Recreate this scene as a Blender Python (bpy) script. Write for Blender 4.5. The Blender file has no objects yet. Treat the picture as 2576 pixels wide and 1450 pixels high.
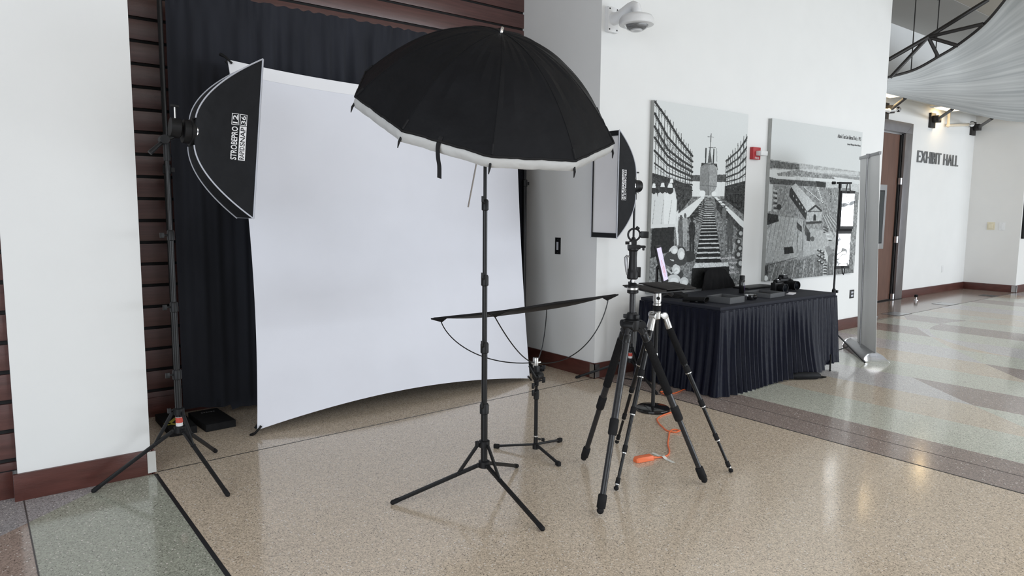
import bpy, bmesh, math, random
import numpy as np
from mathutils import Vector as V, Matrix as M
random.seed(7)
PI = math.pi
SC = bpy.context.scene
COL = SC.collection

# ---------------------------------------------------------------- camera, world, lights, exposure
cd = bpy.data.cameras.new('camera'); cam = bpy.data.objects.new('camera', cd); COL.objects.link(cam)
cd.sensor_fit = 'HORIZONTAL'; cd.sensor_width = 36; cd.lens = 24.52; cd.clip_start = .05; cd.clip_end = 200
yaw, pit, rol = math.radians(52.0387), math.radians(6.3621), math.radians(.46897)
fw = V((math.cos(yaw)*math.cos(pit), math.sin(yaw)*math.cos(pit), -math.sin(pit)))
rt = V((math.sin(yaw), -math.cos(yaw), 0)); up = rt.cross(fw)
r2 = math.cos(rol)*rt + math.sin(rol)*up; u2 = -math.sin(rol)*rt + math.cos(rol)*up
cam.matrix_world = M(((r2.x, u2.x, -fw.x, 0), (r2.y, u2.y, -fw.y, 0), (r2.z, u2.z, -fw.z, 1.5), (0, 0, 0, 1)))
SC.camera = cam
SC.view_settings.view_transform = 'Standard'; SC.view_settings.look = 'None'
SC.view_settings.gamma = 1; SC.view_settings.use_curve_mapping = False
SC.view_settings.exposure = 0.0

wd = bpy.data.worlds.new('daylight'); SC.world = wd; wd.use_nodes = True
bg = wd.node_tree.nodes['Background']; bg.inputs[0].default_value = (.90, .95, 1.0, 1); bg.inputs[1].default_value = .45

def area_light(name, loc, rot, sx, sy, power, col):
    l = bpy.data.lights.new(name, 'AREA'); l.shape = 'RECTANGLE'; l.size = sx; l.size_y = sy; l.energy = power; l.color = col
    o = bpy.data.objects.new(name, l); COL.objects.link(o); o.location = loc; o.rotation_euler = rot
    return o
# daylight through the glazed front of the hall, behind the photographer
area_light('window_daylight', (14.5, -7.4, 1.3), (PI/2, 0, 0), 18, 2.4, 1150, (.88, .94, 1.0))
# unseen overhead fill light, added to brighten the hall floor
area_light('ceiling_fill', (8, -3.4, 4.45), (0, 0, 0), 16, 5.0, 460, (.94, .97, 1.0))
# fill light added out of view on the left to lift the column's shaded face
area_light('side_fill', (-3.4, -2.2, 2.0), (0, -PI/2, 0), 3.6, 7.5, 350, (.88, .94, 1.0))

# ---------------------------------------------------------------- mesh helpers
def T3(p): return V(p)
class MB:
    def __init__(s): s.v = []; s.f = []
    def add(s, vs, fs):
        k = len(s.v); s.v += [tuple(p) for p in vs]; s.f += [tuple(i+k for i in f) for f in fs]; return s
    def box(s, a, b):                       # two opposite corners
        (x0, y0, z0), (x1, y1, z1) = a, b
        vs = [(x, y, z) for z in (z0, z1) for y in (y0, y1) for x in (x0, x1)]
        return s.add(vs, [(0, 2, 3, 1), (4, 5, 7, 6), (0, 1, 5, 4), (2, 6, 7, 3), (0, 4, 6, 2), (1, 3, 7, 5)])
    def obox(s, c, ux, uy, uz, sx, sy, sz): # centre, axes, full sizes
        c, ux, uy, uz = V(c), V(ux).normalized(), V(uy).normalized(), V(uz).normalized()
        vs = [c+ux*(i*sx/2)+uy*(j*sy/2)+uz*(k*sz/2) for k in (-1, 1) for j in (-1, 1) for i in (-1, 1)]
        return s.add(vs, [(0, 2, 3, 1), (4, 5, 7, 6), (0, 1, 5, 4), (2, 6, 7, 3), (0, 4, 6, 2), (1, 3, 7, 5)])
    def bar(s, a, b, w, h, upv=(0, 0, 1)):  # flat bar from a to b
        a, b = V(a), V(b); d = (b-a); x = d.normalized(); y = V(upv).cross(x)
        if y.length < 1e-5: y = V((1, 0, 0)).cross(x)
        y.normalize(); z = x.cross(y)
        return s.obox((a+b)/2, x, y, z, d.length, w, h)
    def tube(s, pts, r, seg=12, caps=True, closed=False):
        pts = [V(p) for p in pts]; n = len(pts)
        rs = list(r) if isinstance(r, (list, tuple)) else [r]*n
        tang = []
        for i in range(n):
            a = pts[(i-1) % n] if (closed or i > 0) else pts[i]; b = pts[(i+1) % n] if (closed or i < n-1) else pts[i]
            t = b-a
            tang.append(t.normalized() if t.length > 1e-9 else (tang[-1] if tang else V((0, 0, 1))))
        nr = tang[0].orthogonal().normalized(); vs = []
        for i in range(n):
            nr = nr - tang[i]*nr.dot(tang[i]); nr.normalize(); bn = tang[i].cross(nr)
            for k in range(seg):
                a = 2*PI*k/seg; vs.append(pts[i]+(nr*math.cos(a)+bn*math.sin(a))*rs[i])
        fs = []
        for i in range(n if closed else n-1):
            j = (i+1) % n
            for k in range(seg):
                l = (k+1) % seg; fs.append((i*seg+k, i*seg+l, j*seg+l, j*seg+k))
        if caps and not closed:
            fs.append(tuple(range(seg-1, -1, -1))); fs.append(tuple((n-1)*seg+k for k in range(seg)))
        return s.add(vs, fs)
    def cyl(s, a, b, r, r2=None, seg=16): return s.tube([a, b], [r, r if r2 is None else r2], seg)
    def lathe(s, prof, c=(0, 0, 0), axis=(0, 0, 1), seg=24):   # prof: (radius, height along the axis)
        c, ax = V(c), V(axis).normalized(); x = ax.orthogonal().normalized(); y = ax.cross(x); vs = []; fs = []; n = len(prof)
        for (r, h) in prof:
            r = max(r, 1e-5)
            for k in range(seg):
                a = 2*PI*k/seg; vs.append(c+ax*h+(x*math.cos(a)+y*math.sin(a))*r)
        for i in range(n-1):
            for k in range(seg):
                l = (k+1) % seg; fs.append((i*seg+k, i*seg+l, (i+1)*seg+l, (i+1)*seg+k))
        fs.append(tuple(range(seg-1, -1, -1))); fs.append(tuple((n-1)*seg+k for k in range(seg)))
        return s.add(vs, fs)
    def grid(s, fn, nu, nv, closeu=False):
        vs = [fn(i/nu, j/nv) for j in range(nv+1) for i in range(nu if closeu else nu+1)]
        w = nu if closeu else nu+1; fs = []
        for j in range(nv):
            for i in range(nu):
                k = (i+1) % w if closeu else i+1
                fs.append((j*w+i, j*w+k, (j+1)*w+k, (j+1)*w+i))
        return s.add(vs, fs)
    def sheet(s, fn, nu, nv, th):           # grid with thickness: fn gives (point, normal)
        A = [[fn(i/nu, j/nv) for i in range(nu+1)] for j in range(nv+1)]
        w = nu+1; top = [V(p)+V(n)*th/2 for row in A for p, n in row]; bot = [V(p)-V(n)*th/2 for row in A for p, n in row]
        N = len(top); fs = []
        for j in range(nv):
            for i in range(nu):
                q = (j*w+i, j*w+i+1, (j+1)*w+i+1, (j+1)*w+i); fs.append(q); fs.append(tuple(N+k for k in reversed(q)))
        edge = [i for i in range(w)] + [j*w+nu for j in range(1, nv+1)] + [nv*w+i for i in range(nu-1, -1, -1)] + [j*w for j in range(nv-1, 0, -1)]
        for a, b in zip(edge, edge[1:]+edge[:1]): fs.append((b, a, N+a, N+b))
        return s.add(top+bot, fs)
    def prism(s, poly, o, ux, uy, depth):   # 2D polygon in the plane o,ux,uy extruded along ux x uy
        o, ux, uy = V(o), V(ux).normalized(), V(uy).normalized(); n = ux.cross(uy); k = len(poly)
        vs = [o+ux*p[0]+uy*p[1] for p in poly] + [o+ux*p[0]+uy*p[1]+n*depth for p in poly]
        fs = [tuple(range(k-1, -1, -1)), tuple(range(k, 2*k))] + [(i, (i+1) % k, k+(i+1) % k, k+i) for i in range(k)]
        return s.add(vs, fs)
    def ball(s, c, r, seg=16, rings=8, sc=(1, 1, 1)):
        c = V(c); vs = [c+V((0, 0, -r*sc[2]))]; fs = []
        for j in range(1, rings):
            t = -PI/2+PI*j/rings
            for k in range(seg):
                a = 2*PI*k/seg; vs.append(c+V((r*math.cos(t)*math.cos(a)*sc[0], r*math.cos(t)*math.sin(a)*sc[1], r*math.sin(t)*sc[2])))
        vs.append(c+V((0, 0, r*sc[2]))); L = len(vs)-1
        for k in range(seg): fs.append((0, 1+(k+1) % seg, 1+k)); fs.append((L, L-seg+k, L-seg+(k+1) % seg))
        for j in range(rings-2):
            for k in range(seg): fs.append((1+j*seg+k, 1+j*seg+(k+1) % seg, 1+(j+1)*seg+(k+1) % seg, 1+(j+1)*seg+k))
        return s.add(vs, fs)
    def build(s, name, mat, parent=None, bevel=0, smooth=35, loc=None, recalc=True):
        base = V((0, 0, 0))
        if parent is not None:
            p = parent
            while p.parent: p = p.parent
            base = V(p.location)
        elif loc is not None: base = V(loc)
        me = bpy.data.meshes.new(name); bm = bmesh.new()
        vs = [bm.verts.new(V(p)-base) for p in s.v]
        for f in s.f:
            try: bm.faces.new([vs[i] for i in f])
            except ValueError: pass
        if recalc: bmesh.ops.recalc_face_normals(bm, faces=bm.faces)
        if bevel:
            es = [e for e in bm.edges if len(e.link_faces) == 2 and e.calc_face_angle(0) > .6]
            bmesh.ops.bevel(bm, geom=es, offset=bevel, segments=2, affect='EDGES', profile=.6, clamp_overlap=True)
        for f in bm.faces: f.smooth = smooth > 0
        bm.to_mesh(me); bm.free()
        if smooth > 0: me.set_sharp_from_angle(angle=math.radians(smooth))
        for m in (mat if isinstance(mat, (list, tuple)) else [mat]): me.materials.append(m)
        o = bpy.data.objects.new(name, me); COL.objects.link(o)
        if parent is not None: o.parent = parent
        elif loc is not None: o.location = base
        return o

def tag(o, label, cat, group=None, kind=None):
    o['label'] = label; o['category'] = cat
    if group: o['group'] = group
    if kind: o['kind'] = kind
    return o
def thing(name, label, cat, loc, group=None):
    o = bpy.data.objects.new(name, None); COL.objects.link(o); o.location = loc; o.empty_display_size = .1
    return tag(o, label, cat, group)
def struct(name, mb, mat, **k):
    o = mb.build(name, mat, **k); o['kind'] = 'structure'; return o
def unit(a): return V((math.cos(a), math.sin(a), 0))

def text_geo(body, width=None, height=None, extrude=.002, align='LEFT', bold=0):
    """letters as plain geometry: (list of (x, y, z), faces), optionally scaled to a width and height"""
    c = bpy.data.curves.new('lettering', 'FONT'); c.body = body; c.size = 1; c.extrude = .5; c.align_x = align; c.resolution_u = 3; c.offset = bold
    o = bpy.data.objects.new('lettering', c); COL.objects.link(o)
    dg = bpy.context.evaluated_depsgraph_get(); dg.update()
    me = bpy.data.meshes.new_from_object(o.evaluated_get(dg))
    vs = [v.co.copy() for v in me.vertices]; fs = [tuple(p.vertices) for p in me.polygons]
    bpy.data.objects.remove(o); bpy.data.curves.remove(c); bpy.data.meshes.remove(me)
    x0, x1 = min(v.x for v in vs), max(v.x for v in vs); y0, y1 = min(v.y for v in vs), max(v.y for v in vs)
    sx = width/(x1-x0) if width else None; sy = height/(y1-y0) if height else sx
    if sx is None: sx = sy
    return [((v.x-x0)*sx, (v.y-y0)*sy, (v.z+.5)*extrude) for v in vs], fs, (x1-x0)*sx
def put_text(mb, body, o, ux, uy, width=None, height=None, extrude=.002):
    vs, fs, w = text_geo(body, width, height, extrude); o, ux, uy = V(o), V(ux).normalized(), V(uy).normalized(); n = ux.cross(uy)
    mb.add([o+ux*x+uy*y+n*z for x, y, z in vs], fs); return w

# ---------------------------------------------------------------- materials
def mat_nodes(name):
    m = bpy.data.materials.new(name); m.use_nodes = True; nt = m.node_tree
    return m, nt, nt.nodes['Principled BSDF']
def nd(nt, t, **k):
    n = nt.nodes.new(t)
    for a, b in k.items(): setattr(n, a, b)
    return n
def mth(nt, op, a, b=None, c=None):
    n = nt.nodes.new('ShaderNodeMath'); n.operation = op
    for i, x in enumerate((a, b, c)):
        if x is None: continue
        if isinstance(x, (int, float)): n.inputs[i].default_value = x
        else: nt.links.new(x, n.inputs[i])
    return n.outputs[0]
def pm(name, col, rough=.5, metal=0, var=.08, scale=30, bump=0, bscale=60, spec=.5, stretch=(1, 1, 1), sheen=0, coat=0):
    m, nt, b = mat_nodes(name); L = nt.links.new
    tc = nd(nt, 'ShaderNodeTexCoord'); mp = nd(nt, 'ShaderNodeMapping'); mp.inputs['Scale'].default_value = stretch
    L(tc.outputs['Object'], mp.inputs[0])
    nz = nd(nt, 'ShaderNodeTexNoise'); nz.inputs['Scale'].default_value = scale; nz.inputs['Detail'].default_value = 3; L(mp.outputs[0], nz.inputs[0])
    cr = nd(nt, 'ShaderNodeValToRGB'); e = cr.color_ramp.elements
    e[0].position = .3; e[1].position = .7
    e[0].color = (*[c*(1-var) for c in col], 1); e[1].color = (*[min(1, c*(1+var)) for c in col], 1)
    L(nz.outputs[0], cr.inputs[0]); L(cr.outputs[0], b.inputs['Base Color'])
    b.inputs['Roughness'].default_value = rough; b.inputs['Metallic'].default_value = metal; b.inputs['Specular IOR Level'].default_value = spec
    if sheen: b.inputs['Sheen Weight'].default_value = sheen; b.inputs['Sheen Roughness'].default_value = .5
    if coat: b.inputs['Coat Weight'].default_value = coat; b.inputs['Coat Roughness'].default_value = .1
    if bump:
        n2 = nd(nt, 'ShaderNodeTexNoise'); n2.inputs['Scale'].default_value = bscale; n2.inputs['Detail'].default_value = 4; L(mp.outputs[0], n2.inputs[0])
        bp = nd(nt, 'ShaderNodeBump'); bp.inputs['Strength'].default_value = bump; bp.inputs['Distance'].default_value = .02
        L(n2.outputs[0], bp.inputs['Height']); L(bp.outputs[0], b.inputs['Normal'])
    return m
def emis(name, col, power):
    m, nt, b = mat_nodes(name); b.inputs['Base Color'].default_value = (*col, 1)
    b.inputs['Emission Color'].default_value = (*col, 1); b.inputs['Emission Strength'].default_value = power
    return m

K = {}
K['plaster'] = pm('white_plaster', (.79, .80, .80), .75, var=.012, scale=3, bump=.03, bscale=140, spec=.3)
K['plaster_warm'] = pm('grey_plaster', (.76, .76, .75), .75, var=.012, scale=3, bump=.03, bscale=140, spec=.3)
K['ceiling'] = pm('grey_ceiling_paint', (.42, .41, .39), .8, var=.02, scale=2)
K['ceiling_hall'] = pm('beige_ceiling_paint', (.50, .46, .40), .8, var=.02, scale=2)
K['siding'] = pm('dark_red_wood_siding', (.090, .038, .034), .29, var=.22, scale=9, stretch=(.35, 1, 6), bump=.05, bscale=60, spec=.65)
K['base'] = pm('dark_red_baseboard', (.085, .028, .022), .35, var=.2, scale=8, stretch=(.6, 1, 3), bump=.06, bscale=40)
K['gap'] = pm('black_groove', (.008, .008, .009), .8, var=.1)
K['steel'] = pm('brushed_steel', (.62, .62, .63), .32, 1, var=.05, scale=20, stretch=(1, 1, 20))
K['steel_white'] = pm('pale_metal_plate', (.66, .66, .64), .45, .3, var=.05, scale=15)
K['chrome'] = pm('polished_chrome', (.86, .86, .87), .08, 1, var=.02)
K['silver'] = pm('silver_anodised_metal', (.60, .595, .58), .34, .9, var=.04)
K['black'] = pm('black_metal', (.0085, .0088, .0098), .34, .0, var=.15, spec=.32)
K['black_satin'] = pm('satin_black_plastic', (.0105, .0108, .012), .45, var=.15, spec=.25)
K['black_dull'] = pm('dull_black_rubber', (.012, .012, .0132), .75, var=.2, spec=.18)
K['black_gloss'] = pm('glossy_black_plastic', (.010, .010, .011), .12, var=.1)
K['carbon'] = pm('dark_carbon_tube', (.020, .020, .022), .3, var=.35, scale=120, spec=.35)
K['foam'] = pm('black_foam_grip', (.011, .011, .0118), .9, var=.25, scale=160, bump=.1, bscale=300, spec=.12)
K['drape'] = pm('black_drape_cloth', (.023, .025, .033), .85, var=.2, scale=5, bump=.12, bscale=9, spec=.22, stretch=(1, 1, .3), sheen=.04)
K['nylon'] = pm('black_nylon_fabric', (.0120, .0128, .0150), .55, var=.12, scale=12, bump=.3, bscale=11, spec=.14)
K['umbrella'] = pm('black_umbrella_nylon', (.0078, .0082, .0098), .55, var=.12, scale=8, bump=.4, bscale=9, spec=.11)
K['skirt'] = pm('dark_navy_satin', (.0058, .0068, .0145), .38, var=.12, scale=20, bump=.12, bscale=26, spec=.10)
K['jacket'] = pm('black_jacket_cloth', (.0085, .0085, .0092), .85, var=.2, scale=14, bump=.1, bscale=14, spec=.12)
K['topcloth'] = pm('navy_black_tablecloth', (.012, .0135, .022), .75, var=.12, scale=60, spec=.3)
K['hem'] = pm('bright_white_hem_fabric', (.88, .89, .93), .85, var=.01, scale=4, spec=.2)
K['screen'] = pm('white_backdrop_fabric', (.78, .80, .875), .85, var=.012, scale=4, bump=.10, bscale=5, spec=.2)
K['grey_piping'] = pm('pale_grey_piping', (.50, .52, .58), .6, var=.05)
K['lens_barrel'] = pm('matte_black_lens_barrel', (.008, .008, .009), .55, var=.1, spec=.08)
K['diffuser'] = pm('white_diffuser_fabric', (.74, .74, .76), .8, var=.02, scale=6, bump=.08, bscale=8, spec=.2)
K['white_print'] = pm('white_print', (.80, .80, .82), .6, var=.02)
K['dark_print'] = pm('black_print', (.012, .012, .014), .6, var=.02)
K['red'] = pm('red_enamel', (.42, .022, .03), .4, var=.05)
K['red_label'] = pm('red_sticker', (.55, .07, .05), .5, var=.05)
K['white_plastic'] = pm('white_plastic', (.78, .79, .80), .4, var=.02)
K['ivory'] = pm('ivory_plastic', (.72, .66, .50), .5, var=.02)
K['grey_card'] = pm('dark_grey_board', (.085, .088, .094), .7, var=.06, scale=60, spec=.3)
K['grey_card_in'] = pm('black_box_lining', (.012, .012, .013), .9, var=.1, spec=.2)
K['orange'] = pm('orange_rubber', (.80, .17, .055), .45, var=.06)
K['tape'] = pm('white_masking_tape', (.70, .70, .66), .7, var=.05)
K['tray'] = pm('charcoal_tray_pad', (.028, .026, .025), .85, var=.1, scale=90, spec=.25)
K['banner'] = pm('grey_banner_back', (.80, .80, .80), .55, var=.03, scale=3, spec=.4)
K['banner_base'] = pm('grey_metal_base', (.30, .30, .31), .35, .5, var=.04)
K['door'] = pm('brown_wood_veneer', (.125, .062, .043), .5, var=.14, scale=5, stretch=(5, 1, .5))
K['frame'] = pm('grey_steel_frame', (.30, .29, .30), .3, .8, var=.08, scale=6)
K['letters'] = pm('grey_metal_letters', (.20, .205, .21), .35, .6, var=.08)
K['truss'] = pm('black_painted_truss', (.014, .012, .012), .5, var=.1)
K['cream_pipe'] = pm('cream_painted_pipe', (.74, .66, .54), .5, var=.03)
K['purple'] = pm('purple_label', (.16, .06, .30), .4, var=.3, scale=60)
K['yellow'] = pm('yellow_marking', (.40, .36, .06), .6, var=.1)
K['lens'] = pm('dark_lens_glass', (.004, .005, .007), .3, var=.05, spec=.015)
K['paper'] = pm('white_paper', (.78, .77, .80), .7, var=.02)
K['line'] = pm('black_divider_strip', (.014, .014, .016), .4, var=.1)
K['line_thin'] = pm('grey_divider_strip', (.06, .055, .055), .4, var=.1)
K['plate_text'] = pm('grey_embossed_mark', (.16, .16, .17), .5, var=.1)
K['canvas_edge'] = pm('grey_canvas_edge', (.36, .37, .36), .7, var=.05)
K['tv_glass'] = pm('dark_display_glass', (.02, .024, .024), .05, var=.05, spec=.6)
K['floorplate'] = pm('pale_floor_box_lid', (.45, .47, .48), .2, .6, var=.04)
K['grate'] = pm('dark_floor_grille', (.05, .048, .046), .5, .3, var=.1)

def mirror_mat():
    m, nt, b = mat_nodes('wavy_mirror_film'); b.inputs['Base Color'].default_value = (.93, .95, .96, 1)
    b.inputs['Metallic'].default_value = 1; b.inputs['Roughness'].default_value = .03
    tc = nd(nt, 'ShaderNodeTexCoord'); n = nd(nt, 'ShaderNodeTexNoise'); n.inputs['Scale'].default_value = 5; n.inputs['Detail'].default_value = 1
    nt.links.new(tc.outputs['Object'], n.inputs[0]); bp = nd(nt, 'ShaderNodeBump'); bp.inputs['Strength'].default_value = .5; bp.inputs['Distance'].default_value = .03
    nt.links.new(n.outputs[0], bp.inputs['Height']); nt.links.new(bp.outputs[0], b.inputs['Normal']); return m
K['mirror'] = mirror_mat()
def sock_mat():
    m, nt, b = mat_nodes('white_translucent_nylon'); L = nt.links.new
    tl = nd(nt, 'ShaderNodeBsdfTranslucent'); tl.inputs[0].default_value = (.80, .82, .82, 1)
    b.inputs['Base Color'].default_value = (.72, .73, .73, 1); b.inputs['Roughness'].default_value = .5
    tc = nd(nt, 'ShaderNodeTexCoord'); n = nd(nt, 'ShaderNodeTexNoise'); n.inputs['Scale'].default_value = 16; L(tc.outputs['Object'], n.inputs[0])
    bp = nd(nt, 'ShaderNodeBump'); bp.inputs['Strength'].default_value = .5; bp.inputs['Distance'].default_value = .02; L(n.outputs[0], bp.inputs['Height']); L(bp.outputs[0], b.inputs['Normal'])
    mx = nd(nt, 'ShaderNodeMixShader'); mx.inputs[0].default_value = .35; L(b.outputs[0], mx.inputs[1]); L(tl.outputs[0], mx.inputs[2])
    L(mx.outputs[0], nt.nodes['Material Output'].inputs[0]); return m
K['sock'] = sock_mat()
def canopy_mat():
    m, nt, b = mat_nodes('grey_woven_canopy'); L = nt.links.new
    tc = nd(nt, 'ShaderNodeTexCoord'); mp = nd(nt, 'ShaderNodeMapping'); mp.inputs['Scale'].default_value = (.12, 3, 6); L(tc.outputs['UV'], mp.inputs[0])
    mp.inputs['Scale'].default_value = (.5, 14, 1)
    n = nd(nt, 'ShaderNodeTexNoise'); n.inputs['Scale'].default_value = 2.2; n.inputs['Detail'].default_value = 5; L(mp.outputs[0], n.inputs[0])
    cr = nd(nt, 'ShaderNodeValToRGB'); e = cr.color_ramp.elements; e[0].position = .32; e[1].position = .68
    e[0].color = (.36, .38, .395, 1); e[1].color = (.58, .60, .605, 1); L(n.outputs[0], cr.inputs[0]); L(cr.outputs[0], b.inputs['Base Color'])
    b.inputs['Roughness'].default_value = .8; b.inputs['Specular IOR Level'].default_value = .2; return m
K['canopy'] = canopy_mat()
def dome_mat():
    m, nt, b = mat_nodes('clear_dome_plastic'); b.inputs['Base Color'].default_value = (.92, .93, .94, 1)
    b.inputs['Transmission Weight'].default_value = .85; b.inputs['Roughness'].default_value = .05; b.inputs['IOR'].default_value = 1.3; return m
K['dome'] = dome_mat()
def vcol_mat(name, rough=.8):
    m, nt, b = mat_nodes(name); a = nd(nt, 'ShaderNodeVertexColor'); a.layer_name = 'paint'
    nt.links.new(a.outputs[0], b.inputs['Base Color']); b.inputs['Roughness'].default_value = rough; b.inputs['Specular IOR Level'].default_value = .12; return m

def terrazzo():
    """polished terrazzo: zones of colour by plan position, each one filled with pale and dark stone chips"""
    m, nt, b = mat_nodes('polished_terrazzo'); L = nt.links.new
    g = nd(nt, 'ShaderNodeNewGeometry'); sp = nd(nt, 'ShaderNodeSeparateXYZ'); L(g.outputs['Position'], sp.inputs[0]); X, Y = sp.outputs[0], sp.outputs[1]
    tan, brown, green, sand, lav = (.57, .48, .38), (.31, .255, .23), (.55, .57, .50), (.58, .515, .42), (.55, .54, .545)
    def rgb(c):
        n = nd(nt, 'ShaderNodeRGB'); n.outputs[0].default_value = (*c, 1); return n.outputs[0]
    def mix(f, a, c):
        n = nd(nt, 'ShaderNodeMix', data_type='RGBA'); L(f, n.inputs[0]); L(a, n.inputs[6]); L(c, n.inputs[7]); return n.outputs[2]
    def circ(cx, cy, r):        # 1 inside the circle
        dx, dy = mth(nt, 'SUBTRACT', X, cx), mth(nt, 'SUBTRACT', Y, cy)
        return mth(nt, 'LESS_THAN', mth(nt, 'ADD', mth(nt, 'MULTIPLY', dx, dx), mth(nt, 'MULTIPLY', dy, dy)), r*r)
    # bands running along Y, 0.6 m wide; wherever an arc is crossed the order of the colours shifts
    idx = mth(nt, 'FLOOR', mth(nt, 'DIVIDE', mth(nt, 'SUBTRACT', X, 4.955), .61))
    a1, a2, a3 = circ(*ARC1), circ(*ARC2), circ(*ARC3)
    sh = mth(nt, 'ADD', mth(nt, 'ADD', mth(nt, 'MULTIPLY', a1, 2), mth(nt, 'MULTIPLY', a2, 3)), a3)
    k = mth(nt, 'FLOORED_MODULO', mth(nt, 'ADD', idx, sh), 5)
    k = mth(nt, 'DIVIDE', mth(nt, 'ADD', k, .5), 5)
    cr = nd(nt, 'ShaderNodeValToRGB'); cr.color_ramp.interpolation = 'CONSTANT'; e = cr.color_ramp.elements
    seq = (green, sand, lav, green, brown)
    while len(e) < 5: e.new(.5)
    for i, c in enumerate(seq): e[i].position = i/5; e[i].color = (*c, 1)
    L(k, cr.inputs[0]); col = cr.outputs[0]
    far = mth(nt, 'GREATER_THAN', Y, 4.53); col = mix(far, col, rgb((.30, .245, .21)))
    col = mix(mth(nt, 'LESS_THAN', X, 4.955), col, rgb(brown))
    col = mix(mth(nt, 'LESS_THAN', X, 4.41), col, rgb(tan))
    # left of the black strip: green field, with a lavender and a tan wedge beyond the thin line
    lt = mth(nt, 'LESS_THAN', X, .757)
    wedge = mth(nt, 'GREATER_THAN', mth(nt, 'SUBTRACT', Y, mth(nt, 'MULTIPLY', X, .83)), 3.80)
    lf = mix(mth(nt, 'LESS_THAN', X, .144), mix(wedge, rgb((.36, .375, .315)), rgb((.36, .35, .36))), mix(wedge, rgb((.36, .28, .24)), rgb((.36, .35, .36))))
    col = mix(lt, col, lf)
    # chips
    def vor(scale, lo, c, f):
        v = nd(nt, 'ShaderNodeTexVoronoi'); v.inputs['Scale'].default_value = scale; L(g.outputs['Position'], v.inputs[0])
        s2 = nd(nt, 'ShaderNodeSeparateColor'); L(v.outputs['Color'], s2.inputs[0])
        pick = mth(nt, 'MULTIPLY', mth(nt, 'GREATER_THAN', s2.outputs[0], lo), mth(nt, 'LESS_THAN', v.outputs['Distance'], .42))
        return mth(nt, 'MULTIPLY', pick, f), c
    v0 = nd(nt, 'ShaderNodeTexVoronoi'); v0.inputs['Scale'].default_value = 190; L(g.outputs['Position'], v0.inputs[0])
    s0 = nd(nt, 'ShaderNodeSeparateColor'); L(v0.outputs['Color'], s0.inputs[0])
    br = mth(nt, 'MULTIPLY_ADD', s0.outputs[1], .62, .70)
    hs = nd(nt, 'ShaderNodeMix', data_type='RGBA', blend_type='MULTIPLY'); hs.inputs[0].default_value = 1; L(col, hs.inputs[6])
    cb = nd(nt, 'ShaderNodeCombineColor'); [L(br, cb.inputs[i]) for i in range(3)]; L(cb.outputs[0], hs.inputs[7]); col = hs.outputs[2]
    f, c = vor(150, .90, rgb((.055, .045, .04)), .8); col = mix(f, col, c)
    f, c = vor(105, .93, rgb((.80, .76, .72)), .85); col = mix(f, col, c)
    L(col, b.inputs['Base Color']); b.inputs['Roughness'].default_value = .13; b.inputs['Specular IOR Level'].default_value = .5
    nz = nd(nt, 'ShaderNodeTexNoise'); nz.inputs['Scale'].default_value = 1.3; L(g.outputs['Position'], nz.inputs[0])
    bp = nd(nt, 'ShaderNodeBump'); bp.inputs['Strength'].default_value = .04; bp.inputs['Distance'].default_value = .03; L(nz.outputs[0], bp.inputs['Height']); L(bp.outputs[0], b.inputs['Normal'])
    return m
ARC1, ARC2, ARC3 = (23.30, -12.156, 22.211), (17.928, -8.705, 14.973), (10.42, 1.98, 1.85)
K['floor'] = terrazzo()
# ---------------------------------------------------------------- the setting
ZC = 4.56
struct('floor', MB().box((-3.5, -7.2, -.06), (24, 6.6, 0)), K['floor'], smooth=0)
struct('ceiling', MB().box((-3.5, 4.34, ZC), (24, 6.6, ZC+.1)), K['ceiling'], smooth=0)
struct('ceiling_hall', MB().box((-3.5, -7.2, ZC+.005), (24, 4.335, ZC+.12)), K['ceiling_hall'], smooth=0)
def siding(name, x0, x1, y, z0, z1, first):
    mb = MB()
    zs = [z0]; z = first
    while z < z1: zs.append(z); z += .1525
    zs.append(z1)
    for a, b in zip(zs, zs[1:]):
        if b-a > .03: mb.box((x0, y, a+.011), (x1, y+.02, b-.011))
    o = struct(name, mb, K['siding'], bevel=.002)
    bk = MB().box((x0, y+.018, z0), (x1, y+.12, z1)).build('groove_backing', K['gap'], o, smooth=0); return o
siding('wall_alcove', .74, 4.373, 5.45, 0, ZC, .1875)
siding('wall_left', -3.5, .132, 4.285, .145, ZC, .207)
struct('wall_pillar', MB().box((.127, 4.255, 0), (.739, 5.45, ZC)), K['plaster'], smooth=0)
struct('wall_right', MB().box((4.373, 4.395, 0), (9.645, 6.2, ZC)), K['plaster'], smooth=0)
struct('wall_hall', MB().box((12.71, 5.462, 0), (15.83, 5.70, ZC)).box((9.645, 5.462, 2.93), (12.71, 5.70, ZC)), K['plaster'], smooth=0)
struct('wall_end', MB().box((15.83, 4.56, 0), (24, 6.2, ZC)), K['plaster_warm'], smooth=0)
# baseboards
struct('baseboard_pillar', MB().box((.107, 4.238, 0), (.748, 4.256, .142)).box((.738, 4.238, 0), (.757, 5.44, .142)), K['base'], bevel=.002)
struct('baseboard_left', MB().box((-3.5, 4.305, 0), (.108, 4.345, .145)), K['base'], bevel=.002)
struct('trim_1', MB().box((.719, 4.233, .012), (.762, 4.239, .134)).box((.757, 4.236, .012), (.762, 4.285, .134)), K['steel_white'], smooth=0)
struct('baseboard_alcove', MB().box((.76, 5.43, 0), (4.36, 5.452, .14)), K['base'], bevel=.002)
struct('baseboard_right', MB().box((4.361, 4.378, 0), (4.375, 5.44, .14)).box((4.361, 4.378, 0), (9.66, 4.396, .14)).box((9.644, 4.378, 0), (9.66, 5.46, .14)), K['base'], bevel=.002)
struct('trim_2', MB().box((4.356, 4.373, .01), (4.362, 4.435, .131)).box((4.356, 4.373, .01), (4.42, 4.379, .131)), K['steel'], smooth=0)
struct('baseboard_hall', MB().box((12.985, 5.444, 0), (15.83, 5.463, .14)), K['base'], bevel=.002)
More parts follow.
